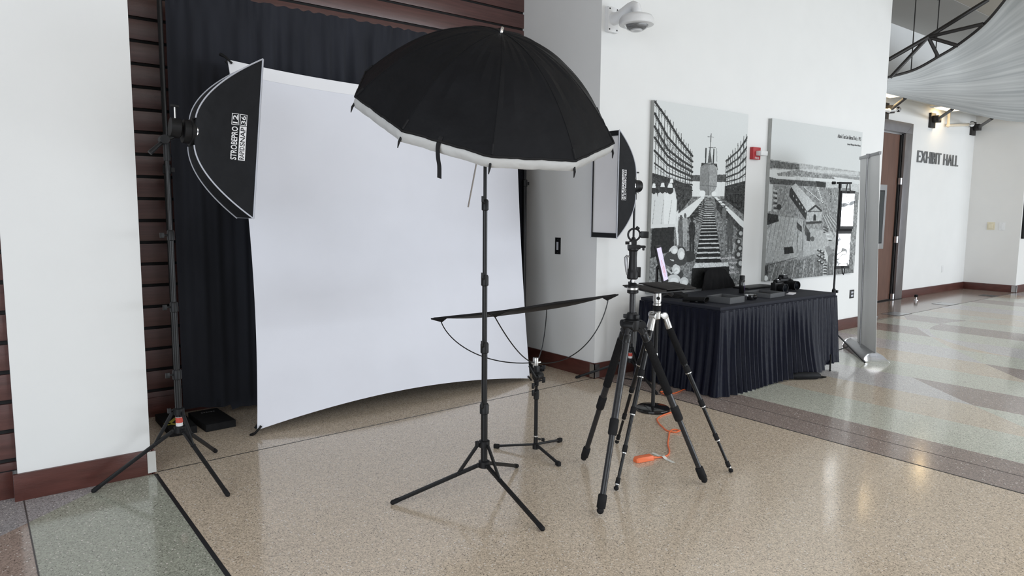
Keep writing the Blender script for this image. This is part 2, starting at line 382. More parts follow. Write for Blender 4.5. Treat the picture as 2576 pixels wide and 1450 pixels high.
struct('baseboard_end', MB().box((15.814, 4.545, 0), (15.831, 5.45, .14)).box((15.814, 4.545, 0), (24, 4.561, .14)), K['base'], bevel=.002)
struct('trim_3', MB().box((15.808, 4.54, .008), (15.815, 4.62, .134)).box((15.808, 4.54, .008), (15.87, 4.546, .134)), K['steel'], smooth=0)
# floor divider strips
def strip(name, a, b, w, m='line'): struct(name, MB().bar((a[0], a[1], .0004), (b[0], b[1], .0004), w, .0012), K[m], smooth=0)
strip('trim_4', (.757, 4.23), (.757, -2), .02)
strip('trim_5', (.775, 4.262), (4.38, 4.405), .008)
strip('trim_6', (4.415, 4.38), (4.41, -2), .011)
strip('trim_7', (4.703, 4.37), (4.703, -2), .004, 'line_thin')
strip('trim_8', (.144, 4.235), (.144, -2), .006, 'line_thin')
strip('trim_9', (9.66, 4.50), (16, 4.56), .012, 'line_thin')
# glazed front of the hall behind the photographer: posts and rails
fr = MB()
for x in range(-3, 25, 3): fr.box((x-.05, -7.15, 0), (x+.05, -7.03, ZC))
for z in (.05, 1.1, 2.9, 4.4): fr.box((-3.5, -7.14, z-.04), (24, -7.05, z+.04))
struct('window_1', fr, K['frame'], smooth=0)
# double door of the exhibit hall with its steel frame
d = struct('door_1', MB().box((11.15, 5.50, .012), (12.70, 5.545, 2.86)), K['door'], smooth=0)
fb = MB().box((12.71, 5.42, 0), (12.975, 5.50, 2.86))
fb.prism([(11.0, 2.86), (12.71, 2.86), (12.975, 3.035), (11.0, 3.035)], (0, 5.50, 0), (1, 0, 0), (0, 0, 1), .08)
fb.prism([(12.71, 2.86), (12.975, 2.86), (12.975, 3.035)], (0, 5.50, 0), (1, 0, 0), (0, 0, 1), .08)
fb.build('door_frame', K['frame'], d, bevel=.004)
MB().box((12.665, 5.47, .01), (12.705, 5.5, 2.85)).build('door_gap', K['gap'], d, smooth=0)
MB().box((11.15, 5.47, 2.83), (12.70, 5.505, 2.862)).build('door_stop_rail', K['steel'], d, bevel=.002)
for z in (.05, 1.05, 2.05):
    MB().box((12.655, 5.44, z-.055), (12.70, 5.475, z+.055)).cyl((12.70, 5.445, z-.055), (12.70, 5.445, z+.055), .012).build('hinge', K['steel'], d)
MB().box((11.3, 5.40, 0), (12.97, 5.50, .006)).build('threshold', K['gap'], d, smooth=0)
# low soffit over the door side of the corridor with its lamp opening
struct('trim_10', MB().box((10.2, 5.05, 3.42), (15.82, 5.46, 3.52)), K['plaster'], smooth=0)

# ---------------------------------------------------------------- things on the walls
def wall_plate(name, label, cat, c, axis, w, h, m, group=None, kind='switch'):
    """plate on a wall; axis 'x': wall facing -X, 'y': wall facing -Y"""
    x, y, z = c; t = thing(name, label, cat, c, group)
    def bx(dw0, dw1, z0, z1, d0, d1):
        return MB().box((x-d1, y+dw0, z+z0), (x-d0, y+dw1, z+z1)) if axis == 'x' else MB().box((x+dw0, y-d1, z+z0), (x+dw1, y-d0, z+z1))
    bx(-w/2, w/2, -h/2, h/2, 0, .007).build('cover_plate', K[m], t, bevel=.002)
    if kind == 'switch':
        bx(-w*.16, w*.16, -h*.24, h*.24, .007, .012).build('rocker', K['white_plastic' if m != 'black_satin' else 'grey_piping'], t, bevel=.0015)
        for s in (-1, 1): bx(-.004, .004, s*h*.4-.004, s*h*.4+.004, .007, .009).build('screw', K['steel'], t)
    elif kind == 'outlet':
        for s in (-1, 1): bx(-w*.26, w*.26, s*h*.2-h*.12, s*h*.2+h*.12, .007, .010).build('socket', K['white_plastic' if m != 'black_satin' else 'grey_piping'], t, bevel=.0015)
    else:
        bx(-w*.3, w*.3, -h*.3, h*.3, .007, .03).build('sensor_housing', K[m], t, bevel=.004)
    return t
wall_plate('switch_plate', 'black switch plate with pale rocker on the shaded column face', 'light switch', (4.373, 4.906, 1.171), 'x', .075, .155, 'black_satin')
wall_plate('wall_outlet', 'black power outlet low on the white wall behind the grey banner', 'outlet', (9.04, 4.395, .452), 'y', .11, .11, 'black_satin', kind='outlet')
wall_plate('wall_outlet', 'white power outlet low on the wall below the metal letters', 'outlet', (14.75, 5.462, .446), 'y', .08, .13, 'white_plastic', kind='outlet')
wall_plate('thermostat', 'ivory square thermostat on the grey wall in the far corner', 'thermostat', (15.83, 5.053, 1.27), 'x', .13, .15, 'ivory', kind='box')
wall_plate('switch_plate', 'white switch plate beside the ivory thermostat on the grey wall', 'light switch', (15.83, 4.865, 1.266), 'x', .10, .15, 'white_plastic')

t = thing('fire_alarm', 'red fire alarm strobe between the two large black and white pictures', 'fire alarm', (6.69, 4.395, 2.12))
MB().box((6.625, 4.355, 2.06), (6.765, 4.395, 2.19)).build('alarm_housing', K['red'], t, bevel=.006)
MB().box((6.675, 4.29, 2.10), (6.80, 4.355, 2.15)).build('strobe_lens', K['white_plastic'], t, bevel=.008)
mb = MB(); put_text(mb, 'FIRE', (6.66, 4.3545, 2.066), (1, 0, 0), (0, 0, 1), width=.075, height=.02, extrude=.001); mb.build('lettering', K['white_print'], t, smooth=0)

# security camera on a wall arm
cx, cz = 4.475, 3.13
t = thing('security_camera', 'white dome security camera on a wall arm beside the column edge', 'security camera', (cx, 4.395, cz))
MB().box((cx-.062, 4.355, cz-.105), (cx+.062, 4.395, cz+.105)).build('mounting_plate', K['white_plastic'], t, bevel=.008)
for sx in (-1, 1):
    for sz in (-1, 1): MB().cyl((cx+sx*.045, 4.353, cz+sz*.085), (cx+sx*.045, 4.357, cz+sz*.085), .007).build('screw_hole', K['black'], t)
arm = [(cx, 4.36, cz+.005), (cx, 4.30, cz+.005), (cx, 4.24, cz+.03), (cx, 4.17, cz+.06), (cx, 4.13, cz+.065), (cx, 4.10, cz+.05), (cx, 4.09, cz+.02), (cx, 4.09, cz-.02)]
MB().tube(arm, [.055, .05, .044, .04, .04, .04, .04, .04], 20).build('arm', K['white_plastic'], t)
hx, hy, hz = cx, 4.09, cz-.04
MB().lathe([(.04, .035), (.075, .03), (.125, .012), (.142, -.012), (.146, -.05), (.140, -.058), (.098, -.062), (.095, -.05)], (hx, hy, hz), seg=40).build('housing', K['white_plastic'], t)
MB().lathe([(.093, -.052), (.093, -.045), (.01, -.045)], (hx, hy, hz), seg=32).box((hx-.05, hy-.05, hz-.08), (hx+.05, hy+.05, hz-.05)).build('lens_module', K['black_gloss'], t)
MB().lathe([(.098, -.061)]+[(.097*math.cos(a), -.061-.048*math.sin(a)) for a in [i*PI/20 for i in range(1, 10)]], (hx, hy, hz), seg=32).build('dome', K['dome'], t)
MB().lathe([(.048, -.088), (.048, -.1055), (.02, -.1075)], (hx, hy, hz), seg=24).build('dome_cap', K['white_plastic'], t)

# raised metal letters
t = thing('wall_lettering', 'raised grey metal letters reading EXHIBIT HALL on the far white wall', 'sign', (14.15, 5.462, 2.40))
xs = 13.285; HH = .205; total = 1.79
words_ = 'EXHIBIT HALL'; wd_ = []
for ch in words_:
    if ch == ' ': wd_.append(.4); continue
    vs, fs, w = text_geo(ch, height=1.0); wd_.append(w)
gap = .14; tot = sum(wd_)+gap*(len(words_)-1); kx = total/tot
for ch, w in zip(words_, wd_):
    if ch != ' ':
        mb = MB(); put_text(mb, ch, (xs, 5.458, 2.402), (1, 0, 0), (0, 0, 1), width=w*kx, height=HH, extrude=.018); mb.build('letter', K['letters'], t, smooth=0)
    xs += (w+gap)*kx

# framed dark panel at the right edge of the frame
t = thing('wall_panel', 'black framed panel on the bright wall past the far corner', 'picture', (16.5, 4.56, 1.5))
MB().box((15.88, 4.52, 1.04), (17.1, 4.56, 1.95)).build('panel_frame', K['black_satin'], t, bevel=.005)
MB().box((15.92, 4.515, 1.08), (17.06, 4.521, 1.91)).build('panel_face', K['tv_glass'], t, smooth=0)

# ---------------------------------------------------------------- floor fittings
def floor_box(cx, cy, sx, sy, m, label, g=None):
    t = thing('floor_box', label, 'floor box', (cx, cy, 0), g)
    MB().box((cx-sx/2, cy-sy/2, 0), (cx+sx/2, cy+sy/2, .002)).build('rim', K['line'], t, smooth=0)
    MB().box((cx-sx/2+.015, cy-sy/2+.015, .002), (cx+sx/2-.015, cy+sy/2-.015, .003)).build('lid', K[m], t, smooth=0)
floor_box(10.94, 4.63, .42, .27, 'floorplate', 'pale square floor box lid nearest the grey banner')
floor_box(12.86, 4.67, .40, .28, 'floorplate', 'pale square floor box lid below the metal letters')
floor_box(14.85, 4.69, .30, .25, 'grate', 'dark floor grille in front of the far grey wall')
t = thing('door_stop', 'small metal door stop on the floor before the far wall', 'door stop', (12.944, 5.169, 0))
MB().lathe([(.035, 0), (.035, .008), (.012, .015), (.012, .06), (.02, .065)], (12.944, 5.169, 0)).build('stem', K['steel'], t)
MB().box((12.915, 5.15, .055), (12.975, 5.19, .10)).build('bumper', K['black_dull'], t, bevel=.006)

# ---------------------------------------------------------------- canopy, truss, corridor fittings
near = [V(p) for p in ((9.99, 4.55, 3.324), (10.31, 4.35, 3.435), (10.41, 4.1, 3.581), (10.49, 3.9, 3.713), (10.30, 3.55, 3.875), (9.888, 3.2, 4.028), (9.3, 2.85, 4.12))]
far = [V(p) for p in ((10.0, 4.6, 3.14), (11.0, 4.6, 3.14), (11.9, 4.6, 3.14), (12.9, 4.6, 3.145), (14.1, 4.6, 3.145), (15.6, 4.55, 3.20), (17.5, 4.2, 3.35))]
def crm(P, t):
    n = len(P)-1; x = t*n; i = min(int(x), n-1); f = x-i
    p0, p1, p2, p3 = P[max(i-1, 0)], P[i], P[i+1], P[min(i+2, n)]
    return .5*((2*p1)+(p2-p0)*f+(2*p0-5*p1+4*p2-p3)*f*f+(3*p1-p0-3*p2+p3)*f**3)
def can(u, v):
    a, b = crm(near, u), crm(far, u); p = a.lerp(b, v); s = math.sin(PI*v)
    return p+V((0, -.10, -.16))*s*(.15+u)
def can_n(u, v):
    e = 1e-3; du = can(min(u+e, 1), v)-can(max(u-e, 0), v); dv = can(u, min(v+e, 1))-can(u, max(v-e, 0)); return can(u, v), du.cross(dv).normalized()
t = thing('ceiling_canopy', 'grey fabric canopy curving under a black truss above the corridor', 'canopy', (10.5, 4.2, 3.3))
o = MB().sheet(can_n, 40, 24, .006).build('fabric', K['canopy'], t, smooth=60)
uvl = o.data.uv_layers.new(name='weave')
for lp in o.data.loops:
    k = lp.vertex_index % (41*25); uvl.data[lp.index].uv = ((k % 41)/40, (k//41)/24)
MB().tube([crm(near, i/40)+V((0, 0, .012)) for i in range(41)], .018, 10).build('edge_tube', K['truss'], t)
nodes = [V(p) for p in ((9.988, 4.55, 3.57), (10.302, 4.2, 3.851), (10.80, 3.7, 4.307))]
MB().tube(nodes, .028, 10).build('top_chord', K['truss'], t)
for q in ((10.025, 4.53, 3.336), (10.407, 4.1, 3.591), (10.499, 3.9, 3.713), (10.267, 3.55, 3.885)):
    MB().tube([nodes[1], q], .024, 8).build('web_bar', K['truss'], t)
for (x, y, z0, z1) in ((10.33, 4.40, 3.44, ZC), (11.20, 4.45, 3.2, ZC)):
    mb = MB().cyl((x, y, z0), (x, y, z1), .007).cyl((x, y, z1-.01), (x, y, z1), .03); mb.build('hanger_rod', K['truss'], t)
def strut(name, wx, wz, tip, label):
    t = thing(name, label, 'strut', (wx, 5.462, wz), 'black struts that hold the canopy edge')
    MB().box((wx-.10, 5.42, wz-.14), (wx+.10, 5.462, wz+.12)).build('wall_plate', K['truss'], t, bevel=.004)
    MB().box((wx-.05, 5.32, wz-.05), (wx+.08, 5.42, wz+.07)).build('clevis', K['truss'], t, bevel=.006)
    MB().tube([(wx, 5.35, wz+.005), tip], .026, 10).build('rod', K['truss'], t)
strut('canopy_strut', 13.76, 3.17, (12.40, 4.62, 3.145), 'black wall strut in front of the glowing lamp')
strut('canopy_strut', 15.66, 3.173, (14.10, 4.62, 3.145), 'black wall strut nearest the far corner, beside the sprinkler head')
strut('canopy_strut', 11.93, 3.17, (10.72, 4.62, 3.145), 'black wall strut above the steel door frame')
def sprinkler(pts, head, m, label):
    t = thing('sprinkler_pipe', label, 'sprinkler', pts[0])
    MB().tube(pts, .026, 12).build('pipe', K[m], t)
    for p in pts[1:-1]: MB().ball(p, .036).build('elbow', K[m], t)
    h = V(head); a = V(pts[-1]); d = (h-a).normalized()
    MB().tube([a, a+d*.05], .032, 12).tube([a+d*.05, h], .014, 8).lathe([(.045, 0), (.045, .006)], h, d, 12).build('sprinkler_head', K['chrome'], t)
sprinkler([(14.36, 5.40, 3.42), (14.36, 5.40, 3.115), (15.15, 5.36, 3.19)], (15.33, 5.35, 3.21), 'cream_pipe', 'cream sprinkler pipe bending below the glowing lamp on the far wall')
sprinkler([(11.2, 5.30, 3.10), (11.75, 5.30, 3.135), (11.95, 5.30, 3.165)], (12.08, 5.30, 3.185), 'white_plastic', 'white sprinkler pipe above the brown door')
def lamp(x, y, z, label):
    t = thing('ceiling_lamp', label, 'lamp', (x, y, z), 'lit lamps in the low soffit')
    MB().box((x-.42, y-.16, z), (x+.42, y+.16, z+.02)).build('lamp_rim', K['white_plastic'], t, bevel=.004)
    MB().box((x-.34, y-.12, z-.006), (x+.34, y+.12, z)).build('lamp_lens', emis('warm_lamp_glow', (1.0, .86, .64), 1.9), t, smooth=0)
    l = bpy.data.lights.new('warm_lamp', 'POINT'); l.energy = 3.5; l.color = (1, .72, .36); l.shadow_soft_size = .08
    o = bpy.data.objects.new('warm_lamp', l); COL.objects.link(o); o.location = (x+.0, y+.05, z-.10)
lamp(13.92, 5.24, 3.36, 'lit warm ceiling lamp over the metal letters')
lamp(11.55, 5.24, 3.36, 'lit warm ceiling lamp above the brown door')
# ---------------------------------------------------------------- backdrop: pipe and drape, white screen
def drape(u, v):
    x = 1.13+u*(4.20-1.13)
    z = 2.965-v*(2.965-(.056 if x < 1.45 else .012))
    amp = .010+.022*min(1, v*3)
    y = 5.21+amp*(math.sin(x*37+2.6*math.sin(x*5)+1.3*math.sin(x*13+2))+.5*math.sin(x*71+v*2+2*math.sin(x*7)))*(.75+.45*math.sin(x*3.1+1))+(.012*math.sin(z*2+x*3))
    if v < .03: y = 5.205+.007*math.sin(x*90+3*math.sin(x*11)); z += .006*math.sin(x*57+2*math.sin(x*9))
    if v > .97: z += .012*math.sin(x*17)+.015
    n = V((-amp*37*math.cos(x*37), 1, 0)).normalized()
    return V((x, y, z)), n
o = MB().sheet(drape, 260, 40, .003).build('drape', K['drape'], None, smooth=70, loc=(2.7, 5.2, 0))
tag(o, 'tall black pleated drape hanging behind the white screen', 'curtain')
def upright(x, y, label):
    t = thing('drape_upright', label, 'curtain stand', (x, y, 0), 'uprights of the black drape')
    MB().box((x-.11, y-.25, 0), (x+.06, y+.20, .05)).build('base_plate', K['black_dull'], t, bevel=.006)
    MB().cyl((x, y, .05), (x, y, 1.75), .021).build('lower_tube', K['black'], t)
    MB().cyl((x, y, 1.70), (x, y, 3.02), .016).build('upper_tube', K['black'], t)
    MB().lathe([(.021, 1.72), (.027, 1.725), (.027, 1.78), (.017, 1.79)], (x, y, 0)).box((x+.02, y-.012, 1.735), (x+.045, y+.012, 1.765)).build('locking_collar', K['black'], t)
    return t
t = upright(1.075, 5.12, 'black upright tube with flat base plate at the drape edge nearest the wood siding')
yl = MB()
for (ax, ay, bx_, by) in ((.975, 4.99, 1.10, 5.20), (.975, 5.05, 1.06, 4.93)): yl.bar((ax, ay, .0508), (bx_, by, .0508), .025, .001)
yl.build('yellow_marking', K['yellow'], t, smooth=0)
upright(4.135, 5.12, 'black upright tube with flat base plate behind the shaded column')
tag(MB().cyl((1.06, 5.245, 2.945), (4.17, 5.245, 2.945), .014).build('drape_crossbar', K['black'], loc=(2.7, 5.245, 2.945)), 'long black crossbar along the top of the drape', 'curtain rod')
t = thing('base_plate', 'loose black steel base plate lying under the drape hem', 'base plate', (1.28, 5.03, 0))
c_, s_ = math.cos(.06), math.sin(.06)
MB().obox((1.27, 5.035, .026), (c_, s_, 0), (-s_, c_, 0), (0, 0, 1), .20, .38, .05).build('plate', K['black_dull'], t, bevel=.005)
mk = MB()
for i in range(6): mk.obox((1.235+i*.016, 5.15, .0515), (c_, s_, 0), (-s_, c_, 0), (0, 0, 1), .010, .014 if i % 2 else .02, .0008)
mk.build('embossed_mark', K['plate_text'], t, smooth=0)

# white screen stretched between four hooks, concave edges
BL, BR, TR, TL = V((1.438, 4.58, .035)), V((3.850, 4.67, .02)), V((3.975, 5.06, 2.50)), V((1.452, 4.99, 2.492))
def scr(u, v):              # u along, v up
    p = BL.lerp(BR, u).lerp(TL.lerp(TR, u), v)
    ins = 4*v*(1-v); bow = 4*u*(1-u)
    p += V(((.055*(1-u)-.022*u)*ins, 0, 0))
    p += V((0, 0, .085*bow*(1-2*v)*(1.15 if v < .5 else .7)))
    n = V((-.04, -1, .16)).normalized()
    return p+n*(-.05*ins*bow+.004*math.sin(u*9+v*4)), n
t = thing('backdrop_screen', 'large white fabric screen stretched by its corners before the black drape', 'backdrop', (2.64, 4.75, 0))
MB().sheet(scr, 60, 60, .003).build('fabric', K['screen'], t, smooth=80)
def hem(u, v):
    p, n = scr(u, 1-.036*v); return p+n*.004, n
MB().sheet(hem, 60, 3, .002).build('top_hem', K['hem'], t, smooth=80)
for p in (BL, BR, TL, TR):
    d = (V((2.65, 4.8, 1.25))-p).normalized(); out = -d
    MB().tube([p+out*.05+V((0, .03, 0)), p+out*.02+V((0, -.004, 0)), p+d*.02+V((0, -.012, 0)), p+d*.035+V((0, -.010, 0))], [.012, .008, .007, .009], 10).build('corner_hook', K['black'], t)
ctr = V((2.66, 4.98, 1.25))
for p in (BL, BR, TL, TR): MB().tube([ctr, p+V((0, .045, 0))], .009, 8).build('support_rod', K['black'], t)

# ---------------------------------------------------------------- light stands
def knob(mb, p, d, r=.012, l=.035):
    p, d = V(p), V(d).normalized(); mb.tube([p, p+d*l*.4], .006, 8); mb.obox(p+d*l*.7, d, d.cross(V((0, 0, 1))), (0, 0, 1), l*.45, .010, r*2.2); return mb
def legs_umbrella(t, cx, cy, R, zb, zc, angs, r0):
    """three flat legs pivoting at the bottom collar, braced from the sliding collar"""
    MB().lathe([(r0+.001, -.02), (r0+.012, -.016), (r0+.012, .016), (r0+.001, .02)], (cx, cy, zb+.005)).build('leg_hub', K['black_satin'], t)
    cl = MB().lathe([(r0+.001, -.02), (r0+.011, -.016), (r0+.011, .016), (r0+.001, .02)], (cx, cy, zc))
    knob(cl, (cx-r0-.008, cy, zc+.012), (-1, -.2, 0)); cl.build('sliding_collar', K['black_satin'], t)
    for a in angs:
        d = unit(a); h = V((cx, cy, zb))+d*(r0+.014); foot = V((cx, cy, .012))+d*R
        side = V((-d.y, d.x, 0)); j = h.lerp(foot, .24)
        mb = MB().bar(h, foot, .015, .020); lg = mb.build('leg', K['black_satin'], t, bevel=.003)
        mb = MB().bar(V((cx, cy, zc))+d*(r0+.013), j, .008, .018).cyl(j-side*.012, j+side*.012, .007)
        mb.cyl(h-side*.013, h+side*.013, .009).build('brace', K['black_satin'], lg, bevel=.002)
        e = (foot-h).normalized(); MB().tube([foot-e*.035, foot-e*.03, foot+e*.004, foot+e*.012], [.011, .0125, .0125, .006], 12).build('rubber_tip', K['black_dull'], lg)
def stand_tubes(t, cx, cy, zb, joints, top, radii, kd=(-1, -.15, 0)):
    zs = [zb]+joints+[top]
    for i in range(len(zs)-1):
        MB().cyl((cx, cy, zs[i]-.01), (cx, cy, zs[i+1]), radii[i], seg=20).build('tube_section', K['black'], t)
        if i:
            c = MB().lathe([(radii[i-1]+.001, -.03), (radii[i-1]+.006, -.026), (radii[i-1]+.006, .018), (radii[i]+.004, .026), (radii[i]+.001, .027)], (cx, cy, zs[i]))
            k = c.build('locking_collar', K['black_satin'], t)
            knob(MB(), (cx, cy, zs[i]), kd, .013, .05) if False else None
            kb = MB(); dv = V(kd).normalized(); knob(kb, V((cx, cy, zs[i]))+dv*radii[i-1], dv, .013, .046); kb.build('knob', K['black_satin'], k, bevel=.002)
def sticker(t, cx, cy, z0, z1, r):
    o = MB().lathe([(r+.0004, z0), (r+.0006, z0+.001), (r+.0006, z1)], (cx, cy, 0), seg=24).build('label_sticker', K['white_plastic'], t); o['label'] = 'white label with a red band'
    MB().lathe([(r+.0009, z0+(z1-z0)*.5), (r+.001, z0+(z1-z0)*.51), (r+.001, z1-.002)], (cx, cy, 0), seg=24).build('red_band', K['red_label'], o)

def softbox(c, n, label, standxy, tiltz, lever_dir):
    """strip softbox: c apex ring centre, n direction it faces"""
    n = V(n).normalized(); out = V((0, -1, 0)); up_ = n.cross(out).normalized()
    if up_.z < 0: up_ = -up_
    read = (out.cross(n)).normalized(); c = V(c); DEP, W, H, RR = .305, .30, .865, .062
    t = thing('softbox', label, 'softbox', tuple(c), 'strip softboxes on light stands')
    g = lambda q: q**.55
    hz = lambda q: RR+(H/2-RR)*g(q)
    hy = lambda q: RR+(W/2-RR)*g(q)**1.2
    def pt(q, side, s):     # q apex..face, side 0 out,1 up,2 back,3 down; s -1..1
        sag = 1-.07*math.sin(PI*min(q, 1))*(1-s*s)
        if side in (0, 2):
            sg = 1 if side == 0 else -1; return c+n*(q*DEP)+up_*(s*hz(q))+out*(sg*hy(q)*sag)
        sg = 1 if side == 1 else -1; return c+n*(q*DEP)+out*(s*hy(q))+up_*(sg*hz(q)*sag)
    mb = MB()
    for sd in range(4): mb.grid(lambda u, v, sd=sd: pt(v**1.6+.001, sd, 2*u-1), 14, 24)
    sh = mb.build('shell', K['nylon'], t, smooth=50, recalc=True)
    for (i, j) in ((1, 1), (1, -1), (-1, 1), (-1, -1)):
        MB().tube([pt((q/20)**1.6+.001, 0 if i > 0 else 2, j)+out*i*.002+up_*j*.002 for q in range(21)], .0042, 8).build('seam_piping', K['grey_piping'], t)
    fc = [c+n*DEP+out*i*W/2+up_*j*H/2 for i, j in ((1, 1), (1, -1), (-1, -1), (-1, 1))]
    MB().tube(fc, .005, 8, closed=True).build('front_piping', K['grey_piping'], t)
    lip = MB()
    for a, b in zip(fc, fc[1:]+fc[:1]):
        ce = c+n*DEP; ia, ib = a+(ce-a)*.0, b+(ce-b)*.0
        lip.add([a, b, b+n*.002-n*.05, a-n*.05], [(0, 1, 2, 3)])
    fl = [c+n*(DEP-.002)+out*i*W/2+up_*j*H/2 for i, j in ((1, 1), (1, -1), (-1, -1), (-1, 1))]
    fi = [c+n*(DEP-.004)+out*i*(W/2-.014)+up_*j*(H/2-.040) for i, j in ((1, 1), (1, -1), (-1, -1), (-1, 1))]
    lp = MB()
    lp.add(fl+fi, [(k, (k+1) % 4, 4+(k+1) % 4, 4+k) for k in range(4)]); lp.build('front_lip', K['nylon'], t, smooth=0)
    MB().grid(lambda u, v: c+n*(DEP-.012+.008*math.cos((u-.5)*PI)*math.cos((v-.5)*PI)*-1)+out*((2*u-1)*(W/2-.008))+up_*((2*v-1)*(H/2-.03)), 12, 20).build('diffuser', K['diffuser'], t)
    MB().lathe([(.050, -.045), (.062, -.045), (.064, -.012), (.074, -.010), (.074, .008), (.058, .012), (.055, .0)], c, n, 32).build('speed_ring', K['black_satin'], t)
    MB().lathe([(.0745, .010), (.0735, .022), (.060, .026)], c, n, 32).build('ring_rim', K['chrome'], t)
    # printed panel on the long side
    q0 = .80
    def onp(a, b):          # a along reading direction (centred), b towards the apex
        q = q0-b/DEP; z = a*read.dot(up_); s = max(-1, min(1, z/hz(q))); return pt(q, 0, s)+out*.0022
    def printed(mat, items, nm):
        m2 = MB()
        for kind, arg in items:
            if kind == 't':
                body, a0, b0, w, h = arg; vs, fs, _ = text_geo(body, w, h, .0006, bold=.018); m2.add([onp(a0+x, b0+y)+out*z for x, y, z in vs], fs)
            else:
                a0, b0, a1, b1, lift = arg; m2.add([onp(a0, b0)+out*lift, onp(a1, b0)+out*lift, onp(a1, b1)+out*lift, onp(a0, b1)+out*lift], [(0, 1, 2, 3)])
        return m2.build(nm, K[mat], t, smooth=0)
    fr = []
    for b0 in (0, .040):
        for (a0, bb, a1, b1) in ((.062, b0, .123, b0+.003), (.062, b0+.032, .123, b0+.035), (.062, b0, .065, b0+.035), (.120, b0, .123, b0+.035)): fr.append(('r', (a0, bb, a1, b1, 0)))
    pr = printed('white_print', [('t', ('STROBEPRO', -.125, .042, .178, .030)), ('r', (-.125, 0, .058, .034, 0)), ('t', ('12', .070, .046, .045, .023)), ('t', ('36', .070, .006, .045, .023))]+fr, 'printed_lettering')
    printed('dark_print', [('t', ('RAPID', -.120, .005, .068, .024)), ('t', ('SNAP', -.048, .005, .100, .024))], 'printed_lettering')
    return t
def light_stand(cx, cy, R, zb, angs, joints, top, label, ringc, n):
    t = thing('light_stand', label, 'light stand', (cx, cy, 0), 'light stands with a softbox')
    legs_umbrella(t, cx, cy, R, zb, zb+.106, angs, .0175)
    stand_tubes(t, cx, cy, zb, joints, top, [.0175, .0150, .0125, .0095][:len(joints)+1])
    sticker(t, cx, cy, zb+.012, zb+.075, .0175)
    ringc, n = V(ringc), V(n)
    b = MB().cyl((cx, cy, top-.02), (cx, cy, top+.075), .017, seg=20); b.cyl((cx-.012, cy-.028, top+.09), (cx-.012, cy+.028, top+.09), .024)
    b.tube([(cx, cy, top+.09), ringc-n*.09+V((0, 0, -.05)), ringc-n*.07], .016, 12)
    tb = b.build('tilt_bracket', K['black_satin'], t, bevel=.001)
    lv = V((-.085, -.015, 0)) if n.x > 0 else V((.03, .08, 0))
    MB().tube([V((cx, cy, top+.085))+lv*.1, V((cx, cy, top+.06))+lv*.45, V((cx, cy, top+.015))+lv], [.010, .010, .013], 12).build('lever', K['black_satin'], tb)
    MB().lathe([(.040, -.10), (.052, -.098), (.052, -.05), (.045, -.045)], ringc, n, 32).build('ring_clamp', K['black_satin'], tb)
    MB().cyl(ringc-n*.07+V((0, 0, .05)), ringc-n*.07+V((0, 0, .11)), .005).build('clamp_screw', K['silver'], tb)
    MB().obox(ringc-n*.07+V((0, 0, .115)), n, (0, 1, 0), (0, 0, 1), .040, .02, .012).build('screw_handle', K['black_satin'], tb, bevel=.002)
    return t
LS = (.857, 4.067)
a3 = [math.atan2(y-LS[1], x-LS[0]) for x, y in ((.444, 4.14), (.989, 3.668), (1.122, 4.392))]
light_stand(*LS, .420, .281, a3, [.595, .967, 1.353], 1.765, 'black light stand holding the softbox in front of the wood siding', (.975, 4.07, 1.912), (.995, 0, -.09))
softbox((.985, 4.07, 1.902), (.995, 0, -.09), 'black strip softbox beside the left pillar, facing the screen', LS, 0, 0)
RS = (4.548, 4.125); f1 = math.atan2(4.476-RS[1], 4.249-RS[0])
light_stand(*RS, .47, .187, [f1, f1+2*PI/3, f1-2*PI/3], [.52, .88, 1.25], 1.62, 'black light stand at the column corner behind the tripods', (4.485, 4.115, 1.715), (-1, 0, 0))
softbox((4.475, 4.115, 1.713), (-1, 0, 0), 'black strip softbox with grey front standing by the column corner', RS, 0, 0)

# big stand with the umbrella
BS = (2.048, 2.849)
t = thing('light_stand', 'tall black light stand in the middle carrying the big umbrella', 'light stand', (*BS, 0))
ab = [math.atan2(y-BS[1], x-BS[0]) for x, y in ((1.633, 3.062), (2.049, 2.372), (2.459, 3.089))]
legs_umbrella(t, *BS, .470, .181, .295, ab, .0175)
stand_tubes(t, *BS, .181, [.483, .802, 1.148, 1.527], 1.93, [.0175, .0150, .0130, .0115, .0090], (-.4, -.3, .3))
MB().box((BS[0]-.02, BS[1]-.02, 1.92), (BS[0]+.02, BS[1]+.02, 2.05)).build('umbrella_bracket', K['black_satin'], t, bevel=.003)

UT, UA = V((2.037, 2.708, 2.331)), V((-.105, -.452, .886)).normalized()
e1 = V((0, 0, 1)).cross(UA).normalized(); e2 = UA.cross(e1); UR, UD, UP, NR = .650, .361, 2.502, 10
t = thing('umbrella', 'large black umbrella with white diffusion rim on the tall middle stand', 'umbrella', tuple(UT-UA*.31))
HC = math.cos(PI/NR)
def um(a, q, dn=0, dr=0):
    w = (a-UP) % (2*PI/NR)-PI/NR; k = HC/math.cos(w); k = 1+(k-1)*(.35+.65*q)
    r = UR*q*k+dr; h = UD*(q**2.12)
    h += math.sin(PI*q**1.4)*(.0040*math.sin(23*a+5*q)*math.sin(9*a+2)+.0022*math.sin(41*a-7*q))+q**3*(.0018*math.sin(29*a+5)*math.sin(7*a)+.0008*math.sin(67*a))
    return UT-UA*(h+dn)+(e1*math.cos(a)+e2*math.sin(a))*r
NA = 120
fn = lambda u, v: um(UP+2*PI*u, max(v, .004))
MB().grid(fn, NA, 28, True).build('canopy', K['umbrella'], t, smooth=12)
MB().tube([um(UP+2*PI*i/240, 1, .003, .003) for i in range(240)], .0055, 8, closed=True).build('rim_binding', K['black_dull'], t)
